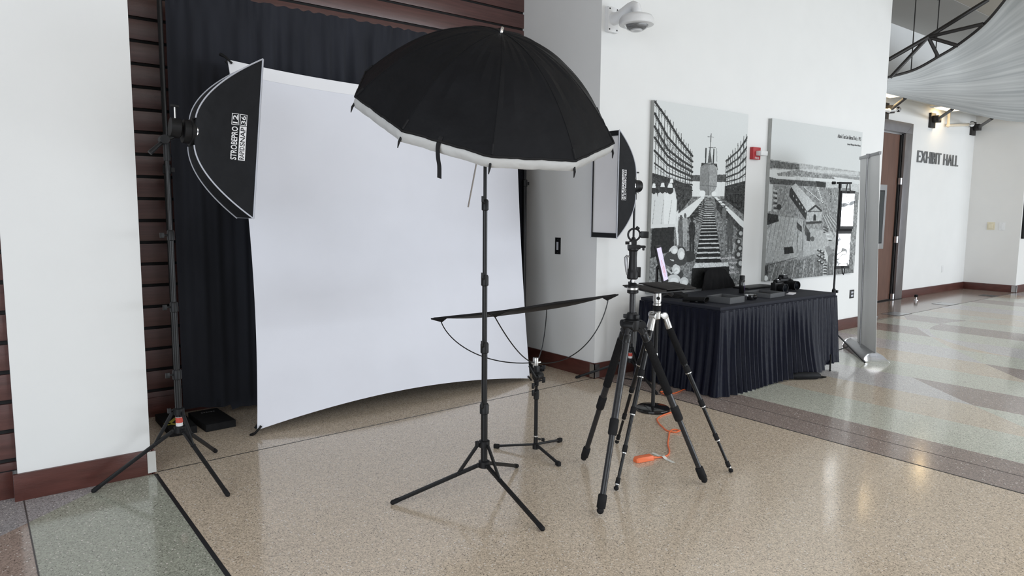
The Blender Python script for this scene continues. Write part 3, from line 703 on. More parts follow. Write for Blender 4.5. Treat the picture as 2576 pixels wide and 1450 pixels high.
for k in range(NR):
    a = UP+2*PI*k/NR
    MB().tube([um(a, q/16+.01, -.0008) for q in range(16)]+[um(a, 1, -.0008)], .0016, 6).build('seam', K['umbrella'], t)
    MB().tube([um(a, .95, -.0015), um(a, .998, -.0015)], .0055, 6).build('rib_pocket', K['black_dull'], t)
    MB().tube([um(a, 1, .03, .0), um(a, 1, .052, .012), um(a, 1, .078, .016)], [.006, .0055, .002], 8).build('rib_tip', K['black_satin'], t)
    MB().tube([um(a, q/12+.03, .006) for q in range(12)], .0022, 6).build('rib', K['steel'], t)
def sock(u, v):
    a = UP+2*PI*u
    if v < .5: return um(a, 1, .004+.10*v, .006*math.sin(v*2*PI)+.001+v*(.004*math.sin(37*a)*math.sin(11*a)+.003*math.sin(71*a+3*v)))
    w = (v-.5)*2; p = um(a, 1, .054, .0); c = UT-UA*(UD+.054); return p.lerp(c, w*.80)-UA*(.07*math.sin(PI*w*.6))
MB().grid(sock, NA, 16, True).build('diffusion_sock', K['sock'], t, smooth=40)
MB().tube([UT-UA*.92, UT-UA*.02], .0042, 10).build('shaft', K['steel'], t)
MB().lathe([(.012, -.012), (.009, -.004), (.007, .012), (.0075, .022), (.004, .026)], UT, UA, 16).build('ferrule', K['chrome'], t)
a = UP+2*PI*2.42/NR; p = um(a, .985, .0); q = um(a, 1.0, .02, .012); tx = (e1*-math.sin(a)+e2*math.cos(a)).normalized()
st = [p+UA*.004, q, q+V((.0, .0, -.05)), q+V((.006, 0, -.085)), q+V((.006, 0, -.135))]
mb = MB().sheet(lambda u, v: (crm(st, v)+tx*(u-.5)*.018, (0, -1, 0)), 2, 24, .003)
mb.build('closing_strap', K['black_dull'], t)
# ---------------------------------------------------------------- low stand with the reflector
RSX = (2.716, 3.228)
t = thing('reflector_stand', 'short black stand with three flat legs holding the reflector', 'light stand', (*RSX, 0))
x, y = RSX
MB().lathe([(.020, .022), (.020, .055), (.0135, .06), (.0135, .105)], (x, y, 0)).build('base_tube', K['black'], t)
for fx, fy in ((2.555, 3.437), (2.971, 3.28), (2.669, 2.957)):
    d = (V((fx, fy, 0))-V((x, y, 0))).normalized(); a = V((x, y, .048))+d*.015; b = V((fx, fy, .014))
    lg = MB().bar(a, b, .016, .012).build('leg', K['black_satin'], t, bevel=.002)
    MB().bar(b-d*.028, b+d*.008, .022, .026).build('rubber_tip', K['black_dull'], lg, bevel=.004)
MB().lathe([(.0145, .100), (.0145, .108)], (x, y, 0)).build('silver_ring', K['silver'], t)
kb = MB(); knob(kb, (x+.012, y-.008, .085), (.8, -.5, -.2), .01, .045); kb.build('knob', K['black_satin'], t, bevel=.002)
MB().cyl((x, y, .06), (x, y, .39), .0118, seg=20).build('pole', K['black'], t)
MB().lathe([(.012, .335), (.017, .34), (.017, .395), (.012, .40)], (x, y, 0)).build('locking_collar', K['black_satin'], t)
kb = MB(); knob(kb, (x-.014, y-.01, .385), (-1, -.3, .1), .016, .04); kb.build('knob', K['black_satin'], t, bevel=.002)
cl = MB().lathe([(.009, .39), (.009, .42), (.014, .425), (.014, .445), (.018, .447), (.018, .505), (.012, .51)], (x, y, 0)).cyl((x-.03, y-.025, .487), (x+.03, y-.005, .487), .024).box((x-.012, y-.014, .50), (x+.014, y+.014, .548)).build('swivel_clamp', K['black_satin'], t, bevel=.0015)
MB().tube([(x-.02, y-.03, .488), (x-.045, y-.045, .49), (x-.055, y-.045, .50), (x-.085, y-.03, .565)], [.010, .010, .011, .005], 12).build('clamp_lever', K['black_satin'], cl)
for (dx, z, s) in ((-1, .43, 1), (1, .455, 1), (1, .535, .7)):
    kb = MB(); knob(kb, (x+dx*.012, y-.01, z), (dx, -.3, .1), .016*s, .045); kb.build('knob', K['black_satin'], cl, bevel=.002)

C4 = [V(p) for p in ((2.274, 3.706, .822), (2.241, 3.048, .940), (3.151, 2.995, .982), (3.177, 3.655, .842))]   # sheet corners in order
HUB = V((2.722, 3.245, .566))
t = thing('reflector', 'black edged reflector sheet held level on four bent rods over the low stand', 'reflector', tuple(HUB))
mid = sum(C4, V((0, 0, 0)))/4
nrm = ((C4[1]-C4[0]).cross(C4[3]-C4[0])).normalized()
if nrm.z < 0: nrm = -nrm
def refl(u, v):
    p = C4[0].lerp(C4[1], u).lerp(C4[3].lerp(C4[2], u), v); k = 16*u*(1-u)*v*(1-v)
    cu = .03*(abs(2*u-1)**3)*(1-abs(2*v-1))*(1 if u < .5 else 1); cv = .03*(abs(2*v-1)**3)*(1-abs(2*u-1))
    ce = (mid-p); p = p+V((ce.x, ce.y, 0)).normalized()*(cu+cv)*.8 if ce.length > 1e-4 else p
    return p-nrm*.030*(1-(1-k)**2)**.8, nrm
MB().sheet(refl, 24, 24, .004).build('fabric', K['nylon'], t, smooth=70)
bd = [refl(i/12, 0)[0] for i in range(12)]+[refl(1, i/12)[0] for i in range(12)]+[refl(1-i/12, 1)[0] for i in range(12)]+[refl(0, 1-i/12)[0] for i in range(12)]
MB().tube(bd, .0065, 8, closed=True).build('edge_binding', K['black_dull'], t)
for i, c in enumerate(C4):
    inn = (mid-c); inn.z *= .9; inn = inn.normalized(); sd = inn.cross(nrm).normalized()
    dn = V((0, 0, -1)); tip = c-inn*.02
    pk = MB().add([tip+nrm*.004, c+inn*.085+sd*.075+nrm*.004, c+inn*.085-sd*.075+nrm*.004, tip+dn*.004, c+inn*.05+dn*.03, c+inn*.08+sd*.05+dn*.006, c+inn*.08-sd*.05+dn*.006],
                  [(0, 1, 2), (3, 4, 5), (3, 6, 4), (0, 3, 5, 1), (0, 2, 6, 3), (1, 5, 4), (2, 4, 6), (1, 4, 2)])
    p_ = pk.build('corner_pocket', K['black_dull'], t, smooth=0)
    a = HUB; b = c+inn*.045+dn*.026; h = V((b.x-a.x, b.y-a.y, 0)); pts = []
    for k in range(25):
        q = k/24
        if i == 1: p1 = a+h*.30+V((0, 0, .02)); p2 = a+h*.70+V((0, 0, (b.z-a.z)*.55)); pts.append((1-q)**3*a+3*(1-q)**2*q*p1+3*(1-q)*q*q*p2+q**3*b); continue
        p1 = a+h*.55+V((0, 0, -.045 if h.length > .4 else .0)); p2 = a+h*.92+V((0, 0, (b.z-a.z)*.45))
        pts.append((1-q)**3*a+3*(1-q)**2*q*p1+3*(1-q)*q*q*p2+q**3*b)
    MB().tube(pts, .0034, 8).build('rod', K['black'], t)
MB().cyl(HUB+V((0, 0, -.03)), HUB+V((0, 0, .030)), .017, seg=20).cyl(HUB+V((-.03, 0, 0)), HUB+V((.03, -.01, 0)), .008).build('hub', K['silver'], t, bevel=.002)

# ---------------------------------------------------------------- tripods
def tripod_leg(t, top, foot, secs, foot_mat='black_dull', name='leg'):
    """secs: (from, to, radius, material key) along the leg; collars where the tubes step down"""
    top, foot = V(top), V(foot); d = (foot-top).normalized(); lg = None
    for (f0, f1, r, m) in secs:
        o = MB().cyl(top.lerp(foot, f0), top.lerp(foot, f1), r, seg=20).build(name if lg is None else ('foam_grip' if m == 'foam' else 'tube_section'), K[m], t if lg is None else lg)
        if lg is None: lg = o
    return lg, d
def collar(lg, top, foot, f, r, l, ringm=None):
    top, foot = V(top), V(foot); d = (foot-top).normalized(); p = top.lerp(foot, f)
    pr = [(r*.86, -l/2), (r, -l*.42), (r, l*.42), (r*.86, l/2)]
    MB().lathe(pr, p, d, 24).build('twist_lock', K['black_dull'], lg)
    if ringm: MB().lathe([(r*.98, l*.46), (r*.98, l*.60), (r*.7, l*.62)], p, d, 24).build('metal_ring', K[ringm], lg)
TA = (2.766, 2.504)
t = thing('tripod', 'big black carbon tripod with a pistol grip head and ring mount', 'tripod', (*TA, 0))
fa = [V(p) for p in ((2.834, 2.923, .012), (2.378, 2.328, .012), (3.132, 2.266, .012))]
for i, f in enumerate(fa):
    d = (V((f.x, f.y, 0))-V((*TA, 0))).normalized(); tp = V((*TA, .885))+d*.052
    if i == 1: secs = [(0, .53, .0185, 'carbon')]
    else: secs = [(0, .53, .0185, 'carbon'), (.09, .42, .0225, 'foam')]
    secs.append((.5, .99, .0150, 'carbon'))
    lg, dd = tripod_leg(t, tp, f, secs)
    collar(lg, tp, f, .545, .0235, .085); collar(lg, tp, f, .935, .0225, .07)
    MB().lathe([(.019, .04), (.0205, .045), (.0205, .075), (.019, .08)], tp, dd, 20).build('leg_band', K['black'], lg)
    MB().ball(f-dd*.012+V((0, 0, .006)), .018).build('rubber_foot', K['black_dull'], lg)
    s = V((-d.y, d.x, 0))
    MB().cyl(V((*TA, .90))+d*.05-s*.027, V((*TA, .90))+d*.05+s*.027, .022).bar(V((*TA, .905))+d*.02, tp+dd*.035, .036, .034).build('leg_joint', K['black_satin'], t, bevel=.003)
MB().lathe([(.028, .865), (.040, .875), (.044, .905), (.044, .925), (.030, .932), (.030, .955), (.024, .965)], (*TA, 0)).build('spider', K['black_satin'], t)
kb = MB()
for q in range(3): kb.obox(V((*TA, .945))+unit(q*2.1+.4)*.034, unit(q*2.1+.4), (-math.sin(q*2.1+.4), math.cos(q*2.1+.4), 0), (0, 0, 1), .024, .026, .022)
kb.build('column_lock', K['black_satin'], t, bevel=.004)
MB().cyl((*TA, .80), (*TA, 1.085), .0155, seg=20).build('centre_column', K['carbon'], t)
x, y = TA
MB().lathe([(.018, 1.065), (.030, 1.07), (.030, 1.083), (.026, 1.085)], (x, y, 0)).build('column_plate', K['black_satin'], t)
MB().lathe([(.0285, 1.085), (.0305, 1.087), (.0305, 1.098), (.028, 1.10)], (x, y, 0)).build('silver_ring', K['silver'], t)
MB().lathe([(.030, 1.10), (.030, 1.108), (.018, 1.122), (.010, 1.125)], (x, y, 0)).build('head_base', K['black_satin'], t)
hd = MB().lathe([(.024, 1.142), (.029, 1.148), (.030, 1.178), (.026, 1.185), (.022, 1.20), (.020, 1.26), (.022, 1.29), (.029, 1.298), (.029, 1.306)], (x-.003, y+.002, 0), seg=24).build('pistol_grip', K['black_satin'], t)
MB().cyl((x, y, 1.12), (x, y, 1.145), .0085).build('ball_neck', K['chrome'], hd)
MB().obox((x+.020, y-.016, 1.18), (.79, -.61, 0), (.61, .79, 0), (0, 0, 1), .026, .02, .055).build('tension_knob', K['black'], hd, bevel=.003)
MB().tube([(x-.018, y+.012, 1.262), (x-.030, y+.022, 1.266), (x-.033, y+.025, 1.258), (x-.031, y+.023, 1.22), (x-.028, y+.020, 1.185), (x-.025, y+.018, 1.165)], [.005, .006, .009, .009, .008, .005], 10).build('trigger_lever', K['banner_base'], hd)
rv = V((.79, -.61, 0)); uv = V((.61, .79, 0))
MB().obox((x, y, 1.313), rv, uv, (0, 0, 1), .062, .05, .022).obox(V((x, y, 1.315))+rv*.045, rv, uv, (0, 0, 1), .03, .03, .012).obox(V((x, y, 1.306))+rv*.050, rv, uv, (0, 0, 1), .008, .03, .022).build('clamp_plate', K['black_satin'], t, bevel=.003)
cr_ = V((x, y, 1.378))+rv*-.001
lc = MB().tube([cr_+(rv*math.cos(a)+V((0, 0, 1))*math.sin(a))*.0315 + uv*0 for a in [i*2*PI/32 for i in range(32)]], .0052, 10, closed=True)
lc.obox((x, y, 1.334), rv, uv, (0, 0, 1), .024, .024, .030)
lc.build('collar_ring', K['black_satin'], t)
MB().obox(cr_+rv*.055, rv, uv, (0, 0, 1), .040, .028, .036).obox(cr_+rv*.036, rv, uv, (0, 0, 1), .014, .018, .022).build('collar_foot', K['black'], t, bevel=.004)
kb = MB(); kb.cyl((x-.02, y+.015, 1.334), (x-.036, y+.028, 1.334), .008).cyl(cr_+V((0, 0, .030))+rv*.015, cr_+V((0, 0, .040))+rv*.022, .010); kb.build('collar_screw', K['black'], t)

TB = (3.099, 2.617)
t = thing('tripod', 'slim black and silver travel tripod carrying the flat tray', 'tripod', (*TB, 0))
fb_ = [V(p) for p in ((3.24, 3.033, .010), (2.677, 2.503, .010), (3.40, 2.286, .010))]
for i, f in enumerate(fb_):
    d = (V((f.x, f.y, 0))-V((*TB, 0))).normalized(); tp = V((*TB, .895))+d*.045
    secs = [(0, .33, .0150, 'black')]
    if i == 2: secs += [(.07, .30, .0195, 'foam')]
    secs += [(.3, .56, .0128, 'black'), (.54, .78, .0106, 'black'), (.76, .985, .0086, 'black')]
    lg, dd = tripod_leg(t, tp, f, secs)
    for q, r in ((.335, .0185), (.555, .0160), (.775, .0138)): collar(lg, tp, f, q, r, .042, 'silver')
    collar(lg, tp, f, .955, .0125, .035, 'silver')
    MB().ball(f+V((0, 0, .004)), .014, sc=(1, 1, .9)).build('rubber_foot', K['black_dull'], lg)
    s = V((-d.y, d.x, 0))
    MB().cyl(V((*TB, .905))+d*.046-s*.018, V((*TB, .905))+d*.046+s*.018, .019).cyl(V((*TB, .905))+d*.046, tp+dd*.075, .0175).bar(V((*TB, .91)), V((*TB, .905))+d*.04, .022, .02).build('leg_joint', K['silver'], t, bevel=.0015)
    if i == 1:
        ax = -dd; vd = (V((0, 0, 1.5))-tp).normalized(); o_n = (vd-ax*vd.dot(ax)).normalized(); tx = ax.cross(o_n)*-1
        vs, fs, w = text_geo('MeFOTO', None, .012, .0006)
        mb = MB(); p0 = tp.lerp(f, .115)
        mb.add([p0-ax*(vx*1.3)+tx*((vy-.006)*-1)+o_n*(math.sqrt(max(0, .0150**2-(vy-.006)**2))+.0004+vz) for vx, vy, vz in vs], fs); mb.build('lettering', K['ivory'], lg, smooth=0)
x, y = TB
MB().lathe([(.020, .885), (.024, .89), (.024, .925), (.019, .932)], (x, y, 0)).build('spider', K['silver'], t)
MB().lathe([(.020, .932), (.0225, .934), (.0225, .958), (.020, .962)], (x, y, 0)).build('column_lock', K['black_dull'], t)
MB().lathe([(.013, .685), (.013, .885)], (x, y, 0)).build('centre_column', K['black'], t)
MB().lathe([(.0135, .655), (.0145, .66), (.0145, .68), (.0135, .686)], (x, y, 0)).build('column_cap', K['silver'], t)
MB().lathe([(.020, .962), (.0235, .965), (.0235, .974), (.018, .976)], (x, y, 0)).build('column_plate', K['silver'], t)
MB().lathe([(.018, .975), (.021, .978), (.021, .986), (.024, .988), (.024, 1.035), (.020, 1.04), (.018, 1.055)], (x, y, 0)).build('ball_head', K['silver'], t)
MB().cyl(V((x, y, 1.008))+V((-.61, -.79, 0))*.020, V((x, y, 1.008))+V((-.61, -.79, 0))*.034, .010).build('tension_knob', K['black'], t)
MB().lathe([(.019, 1.048), (.027, 1.052), (.027, 1.071), (.022, 1.073)], (x, y, 0)).build('head_clamp', K['black_satin'], t)
kb = MB(); kb.obox((x+.05, y-.03, 1.045), (.6, -.4, -.55), (.55, .83, 0), (.5, -.3, .8), .075, .03, .022); kb.build('clamp_lever', K['black_satin'], t, bevel=.004)

# tray of three hinged plates
cT = V((3.096, 2.60, 1.082)); ang = math.radians(-50)
ux, uy = V((math.cos(ang), math.sin(ang), 0)), V((-math.sin(ang), math.cos(ang), 0))
t = thing('tripod_tray', 'flat charcoal tray of three hinged plates on top of the slim tripod', 'tray', tuple(cT))
cT2 = V((3.10, 2.605, 1.078))
A_, B_, C_, D_ = V((2.886, 2.690, 0)), V((3.262, 2.632, 0)), V((3.112, 2.357, 0)), V((2.787, 2.377, 0))     # left, back, right and near corners
def quad(p, q, r, s, z0, z1): return MB().add([V((k.x, k.y, z)) for z in (z0, z1) for k in (p, q, r, s)], [(0, 1, 2, 3), (4, 5, 6, 7), (0, 1, 5, 4), (1, 2, 6, 5), (2, 3, 7, 6), (3, 0, 4, 7)])
k1, k2 = .30, .70
def L_(a, b, f): return a.lerp(b, f)
quad(L_(A_, B_, .03), L_(A_, B_, .97), L_(D_, C_, .97), L_(D_, C_, .03), 1.074, 1.081).build('support_frame', K['black_satin'], t, bevel=.002)
for f0, f1, z in ((0, .29, 1.082), (.30, .70, 1.089), (.71, 1.0, 1.084)):
    quad(L_(A_, B_, f0), L_(A_, B_, f1), L_(D_, C_, f1), L_(D_, C_, f0), z, z+.006).build('tray_plate', K['tray'], t, bevel=.0015)

# ---------------------------------------------------------------- tablet on a round-based stand
KX = (4.026, 3.41)
t = thing('tablet_stand', 'black floor stand with round base and lit tablet by the dark table', 'tablet stand', (*KX, 0))
MB().lathe([(.128, 0), (.130, .006), (.128, .018), (.118, .026), (.03, .034), (.018, .036)], (*KX, 0), seg=48).build('round_base', K['black_gloss'], t)
MB().cyl((*KX, .03), (*KX, .74), .0145, seg=20).build('lower_pole', K['black'], t)
MB().cyl((*KX, .72), (*KX, 1.09), .0105, seg=16).build('upper_pole', K['black'], t)
MB().lathe([(.015, .72), (.020, .725), (.020, .775), (.012, .785)], (*KX, 0)).build('locking_collar', K['black_satin'], t)
n = V((.50, -.866, 0)).normalized(); tl = math.radians(14); n3 = V((n.x*math.cos(tl), n.y*math.cos(tl), math.sin(tl))); sx = V((-n.y, n.x, 0)); u3 = n3.cross(sx)
if u3.z < 0: u3 = -u3
cT = V((*KX, 1.112))+n*.03
MB().obox(cT, sx, u3, n3, .205, .285, .016).build('tablet_case', K['black_satin'], t, bevel=.006)
def tabm():
    m = emis('lit_tablet_screen', (.60, .55, .74), .5); return m
sc_ = MB().obox(cT+n3*.0085, sx, u3, n3, .178, .245, .001).build('tablet_screen', tabm(), t, smooth=0)
lineart = emis('pink_line_art', (.50, .26, .28), .6); grey_text = emis('grey_screen_text', (.50, .47, .56), .8)
mb = MB()
def loop(cx_, cy_, rx, ry, w=.003): mb.tube([cT+n3*.0095+sx*(cx_+rx*math.cos(a))+u3*(cy_+ry*math.sin(a)) for a in [i*2*PI/24 for i in range(24)]], w/2, 6, closed=True)
loop(-.02, -.02, .022, .05); loop(.0, -.075, .02, .022); loop(.025, -.045, .012, .03); mb.build('line_drawing', lineart, sc_)
mb = MB()
for i, w in enumerate((.06, .07, .05, .04)): mb.obox(cT+n3*.0092+sx*(-.04+w/2)+u3*(.10-.012*i), sx, u3, n3, w, .005, .0004)
mb.build('screen_text', grey_text, sc_, smooth=0)
MB().tube([(*KX, 1.08), V((*KX, 1.095))+n*.01, cT-n3*.006], .012, 10).build('tablet_bracket', K['black_satin'], t)

# ---------------------------------------------------------------- extension cord, tape, floor cables
cp = [(3.225, 2.703), (3.283, 2.682), (3.335, 2.690), (3.40, 2.735), (3.488, 2.82), (3.60, 2.905), (3.68, 2.965), (3.745, 2.995), (3.775, 2.975), (3.755, 2.935), (3.715, 2.955), (3.705, 3.01), (3.745, 3.08), (3.79, 3.15), (3.86, 3.225), (3.97, 3.262), (4.12, 3.285), (4.26, 3.38), (4.36, 3.50), (4.43, 3.62), (4.47, 3.71), (4.515, 3.69), (4.52, 3.62), (4.60, 3.625), (4.70, 3.645), (4.80, 3.62)]
def smoothc(P, k=6, z=.006):
    P = [V((p[0], p[1], p[2] if len(p) > 2 else z)) for p in P]; return [crm(P, i/(k*(len(P)-1))) for i in range(k*(len(P)-1)+1)]
pts = smoothc(cp)
for i, p in enumerate(pts):
    if 50 < i < 58: p.z += .009*math.sin(PI*(i-50)/8)
t = thing('extension_cord', 'orange extension cord snaking over the floor to its taped down outlet block', 'cord', (3.4, 2.75, 0))
MB().tube(pts, .0048, 8).build('cable', K['orange'], t)
d = (V((3.105, 2.728, 0))-V((3.225, 2.703, 0))).normalized(); s = V((-d.y, d.x, 0)); p0 = V((3.205, 2.707, 0)); sec = [(-.026, .002), (-.020, 0), (.020, 0), (.026, .002), (.020, .030), (-.020, .030)]
mb = MB(); rows = []
for q, k in ((0, .8), (.008, 1), (.118, 1), (.128, .75)): rows.append([p0+d*q+s*a*k+V((0, 0, b*(k if b > .01 else 1))) for a, b in sec])
vs = [p for r in rows for p in r]; fs = [tuple(range(6)), tuple(range(18, 24))]+[(i*6+j, i*6+(j+1) % 6, i*6+6+(j+1) % 6, i*6+6+j) for i in range(3) for j in range(6)]
mb.add(vs, fs).build('outlet_block', K['orange'], t, bevel=.002, smooth=30)
MB().tube([p0+V((0, 0, .010)), p0-d*.035+V((0, 0, .006))], [.010, .006], 10).build('strain_relief', K['orange'], t)
tp_ = MB(); A0, B0 = V((3.292, 2.780, 0)), V((3.262, 2.585, 0)); tn = (B0-A0).normalized(); ts = V((-tn.y, tn.x, 0))*.012
rows = []
for i in range(25):
    q = i/24; p = A0.lerp(B0, q); z = .0012+.0115*math.exp(-((q-.5)/.09)**2); rows += [p+ts+V((0, 0, z)), p-ts+V((0, 0, z))]
tp_.add(rows, [(2*i, 2*i+1, 2*i+3, 2*i+2) for i in range(24)])
tag(tp_.build('tape_strip', K['tape'], loc=(3.277, 2.683, 0)), 'strip of white tape holding down the orange cord', 'tape')
c1 = smoothc([(4.60, 4.30, .15), (4.56, 4.27, .03), (4.60, 4.15, .006), (4.70, 3.95), (4.62, 3.82), (4.50, 3.74), (4.455, 3.69)])
tag(MB().tube(c1, .0042, 8).build('power_cable', K['black_dull'], loc=(4.6, 3.9, 0)), 'black power cable running from the column base to the orange cord', 'cable')
# ---------------------------------------------------------------- table with skirt
X0, X1, Y0, Y1, ZT = 4.745, 6.59, 3.352, 4.20, .735
t = thing('table', 'long table covered with dark navy cloth and a pleated skirt', 'table', (5.67, 3.78, 0))
MB().box((X0+.02, Y0+.02, ZT-.045), (X1-.02, Y1-.02, ZT-.006)).build('tabletop', K['black_dull'], t, bevel=.006)
MB().box((X0, Y0, ZT-.030), (X1, Y1, ZT)).build('tablecloth', K['topcloth'], t, bevel=.008)
def skirt(u, v):
    # path: back left corner -> front left -> front right -> back right
    L1, L2, L3 = Y1-Y0, X1-X0, Y1-Y0; s = u*(L1+L2+L3); r = .035
    if s < L1: p = V((X0, Y1-s, 0)); n = V((-1, 0, 0))
    elif s < L1+L2: p = V((X0+s-L1, Y0, 0)); n = V((0, -1, 0))
    else: p = V((X1, Y0+s-L1-L2, 0)); n = V((1, 0, 0))
    for cpt, a, b in ((L1, V((-1, 0, 0)), V((0, -1, 0))), (L1+L2, V((0, -1, 0)), V((1, 0, 0)))):
        if abs(s-cpt) < .04: q = (s-cpt+.04)/.08; n = (a*(1-q)+b*q).normalized()
    ph = s*2*PI/.074+2.2*math.sin(s*4.3)+1.2*math.sin(s*9.1+1)+.5*math.sin(s*23)
    amp = .005+(.017+.007*math.sin(s*7.3))*v**.7
    off = .004+amp*(1+math.sin(ph+.5*math.sin(v*3+s*5)))*.75+.035*v**2
    fl_ = 0
    if L1+1.05 < s < L1+1.62: fl_ = math.sin(PI*(s-L1-1.05)/.57)
    off += .05*fl_*v**2
    hem = .006
    if s > L1+.55: hem = .006+.012*min(1, (s-L1-.55)/.4)
    if s > L1+1.60: hem = .05
    if s > L1+1.62 and s < L1+L2: off *= .6
    z = ZT-.028-v*(ZT-.028-hem)
    return V((p.x+n.x*off, p.y+n.y*off, z))
MB().grid(skirt, 1100, 22).build('skirt', K['skirt'], t, smooth=80)
bnd = MB(); bnd.tube([(X0-.004, Y1, ZT-.036), (X0-.004, Y0-.004, ZT-.036), (X1+.004, Y0-.004, ZT-.036), (X1+.004, Y1, ZT-.036)], .007, 8); bnd.build('skirt_clip_band', K['skirt'], t)

# ---------------------------------------------------------------- things on the table
def open_box(name, label, cx, cy, rz, w, d, h, lip):
    t = thing(name, label, 'box', (cx, cy, ZT), 'grey open boxes on the table')
    c, s = math.cos(rz), math.sin(rz); ux, uy = V((c, s, 0)), V((-s, c, 0)); o = V((cx, cy, ZT))
    mb = MB(); mb.obox(o+V((0, 0, .002)), ux, uy, (0, 0, 1), w, d, .004)
    for sg in (-1, 1):
        mb.obox(o+ux*sg*(w/2-lip/2)+V((0, 0, h/2)), ux, uy, (0, 0, 1), lip, d, h); mb.obox(o+uy*sg*(d/2-lip/2)+V((0, 0, h/2)), ux, uy, (0, 0, 1), w-2*lip, lip, h)
    mb.build('walls', K['grey_card'], t, bevel=.001)
    MB().obox(o+V((0, 0, h*.35)), ux, uy, (0, 0, 1), w-2*lip-.004, d-2*lip-.004, h*.3).build('lining', K['grey_card_in'], t, smooth=0)
    return t
open_box('open_box', 'dark grey open box at the near edge of the table beside the black pouch', 5.085, 3.545, math.radians(3), .225, .225, .053, .016)
open_box('open_box', 'flatter dark grey open box between the spray can and the cameras', 5.755, 3.60, math.radians(4), .265, .26, .040, .018)
t = thing('spray_can', 'slim black spray can with a purple label standing on the table', 'can', (5.765, 3.835, ZT))
x, y = 5.765, 3.845
MB().lathe([(.024, 0), (.026, .003), (.026, .125), (.0225, .132)], (x, y, ZT), seg=28).build('can_body', K['black_gloss'], t)
MB().lathe([(.0225, .131), (.0245, .133), (.0245, .165), (.022, .169)], (x, y, ZT), seg=28).build('can_cap', K['black_satin'], t)
MB().grid(lambda u, v: V((x+.0264*math.cos(-1.35+u*.9), y+.0264*math.sin(-1.35+u*.9), ZT+.012+v*.075)), 10, 2).build('can_label', K['purple'], t)
MB().grid(lambda u, v: V((x+.0264*math.cos(-1.3+u*.75), y+.0264*math.sin(-1.3+u*.75), ZT+.092+v*.024)), 10, 2).build('can_label', K['ivory'], t)

def dslr(cx, cy, rz, s, ll, lr, label, tilt=0):
    t = thing('camera', label, 'camera', (cx, cy, ZT), 'cameras on the table')
    c, sn = math.cos(rz), math.sin(rz); fx, sx = V((c, sn, 0)), V((-sn, c, 0)); o = V((cx, cy, ZT)); z = V((0, 0, 1))
    W, H, D = .135*s, .095*s, .062*s
    MB().obox(o+z*H*.5, fx, sx, z, D, W, H).build('body', K['black_satin'], t, bevel=.008*s)
    MB().obox(o+z*H*.48+sx*W*.40+fx*D*.55, fx, sx, z, D*.6, W*.22, H*.88).build('hand_grip', K['black_dull'], t, bevel=.009*s)
    MB().obox(o+z*(H+.014*s)-fx*.004, fx, sx, z, D*.9, .055*s, .030*s).build('viewfinder_hump', K['black_satin'], t, bevel=.009*s)
    MB().obox(o+z*(H+.031*s), fx, sx, z, .022*s, .022*s, .004*s).build('hot_shoe', K['steel'], t, bevel=.0008)
    for q in (.30, -.34): MB().lathe([(.014*s, 0), (.014*s, .010*s), (.012*s, .012*s)], o+z*H+sx*W*q, z, 20).build('dial', K['black_dull'], t)
    lc = o+z*H*.47+fx*D*.5; r = lr; k = r*2.2
    MB().lathe([(r*.82, 0), (r*.82, ll*.25), (r*.90, ll*.28), (r*.90, ll*.55), (r*.86, ll*.57), (r, ll*.66), (r, ll), (r*.88, ll), (r*.80, ll*.90), (r*.1, ll*.88)], lc, fx, 36).build('lens', K['lens_barrel'], t)
    MB().lathe([(r*.80, ll*.885), (r*.6, ll*.915), (r*.3, ll*.93), (.001, ll*.935)], lc, fx, 32).build('front_glass', K['lens'], t)
    MB().tube([lc+fx*(ll*.99)+(sx*math.cos(a)+z*math.sin(a))*r*.95 for a in [i*2*PI/40 for i in range(40)]], .0016, 8, closed=True).build('lens_ring', K['grey_card'], t)
    return t
dslr(6.185, 3.735, math.radians(-96), .92, .070, .042, 'smaller black camera with a round lens, nearest the white cards')
dslr(6.425, 3.815, math.radians(-99), 1.15, .135, .045, 'larger black camera with a long lens at the table end')
t = thing('card_stack', 'small stack of white cards lying by the cameras', 'cards', (6.09, 3.53, ZT))
for i in range(3): MB().obox((6.085+.006*i, 3.53-.004*i, ZT+.003+.004*i), unit(.25+.12*i), unit(.25+.12*i+PI/2), (0, 0, 1), .10, .065, .0035).build('card', K['paper'], t, smooth=0)
t = thing('folder', 'thin black folder lying along the back edge of the table', 'folder', (6.30, 4.07, ZT))
MB().box((6.08, 3.98, ZT), (6.56, 4.16, ZT+.016)).build('cover', K['black_satin'], t, bevel=.004)
MB().box((6.085, 3.985, ZT+.005), (6.565, 4.155, ZT+.011)).build('pages', K['grey_card'], t, smooth=0)
t = thing('flash_trigger', 'small glossy black gadget lying between the two grey boxes', 'camera accessory', (5.41, 3.50, ZT))
MB().obox((5.40, 3.505, ZT+.024), unit(.3), unit(.3+PI/2), (0, 0, 1), .085, .05, .046).build('body', K['black_gloss'], t, bevel=.008)
MB().lathe([(.020, 0), (.022, .004), (.022, .022), (.016, .026)], (5.418, 3.492, ZT+.026), unit(-.6), 24).build('front_barrel', K['black_gloss'], t)
MB().obox((5.355, 3.52, ZT+.04), unit(.3), unit(.3+PI/2), (0, 0, 1), .03, .03, .02).build('foot', K['steel'], t, bevel=.003)
t = thing('lens_pouch', 'soft black pouch with a rolled open mouth lying on the table', 'pouch', (4.90, 3.60, ZT))
def pouch(u, v):
    a = 2*PI*u; k = .034+.010*v; ax = V((.33, -.94, 0)); sd = V((.94, .33, 0)); p = V((4.825, 3.775, ZT))+ax*(.19*v)
    return p+sd*math.cos(a)*k*1.5+V((0, 0, k*.62*(1+math.sin(a)*(.9-.1*v))))
MB().grid(pouch, 28, 10, True).build('sleeve', K['foam'], t, smooth=70)
MB().tube([pouch(i/28, 1) for i in range(28)], .004, 8, closed=True).build('rolled_rim', K['black_dull'], t)
mk = MB()
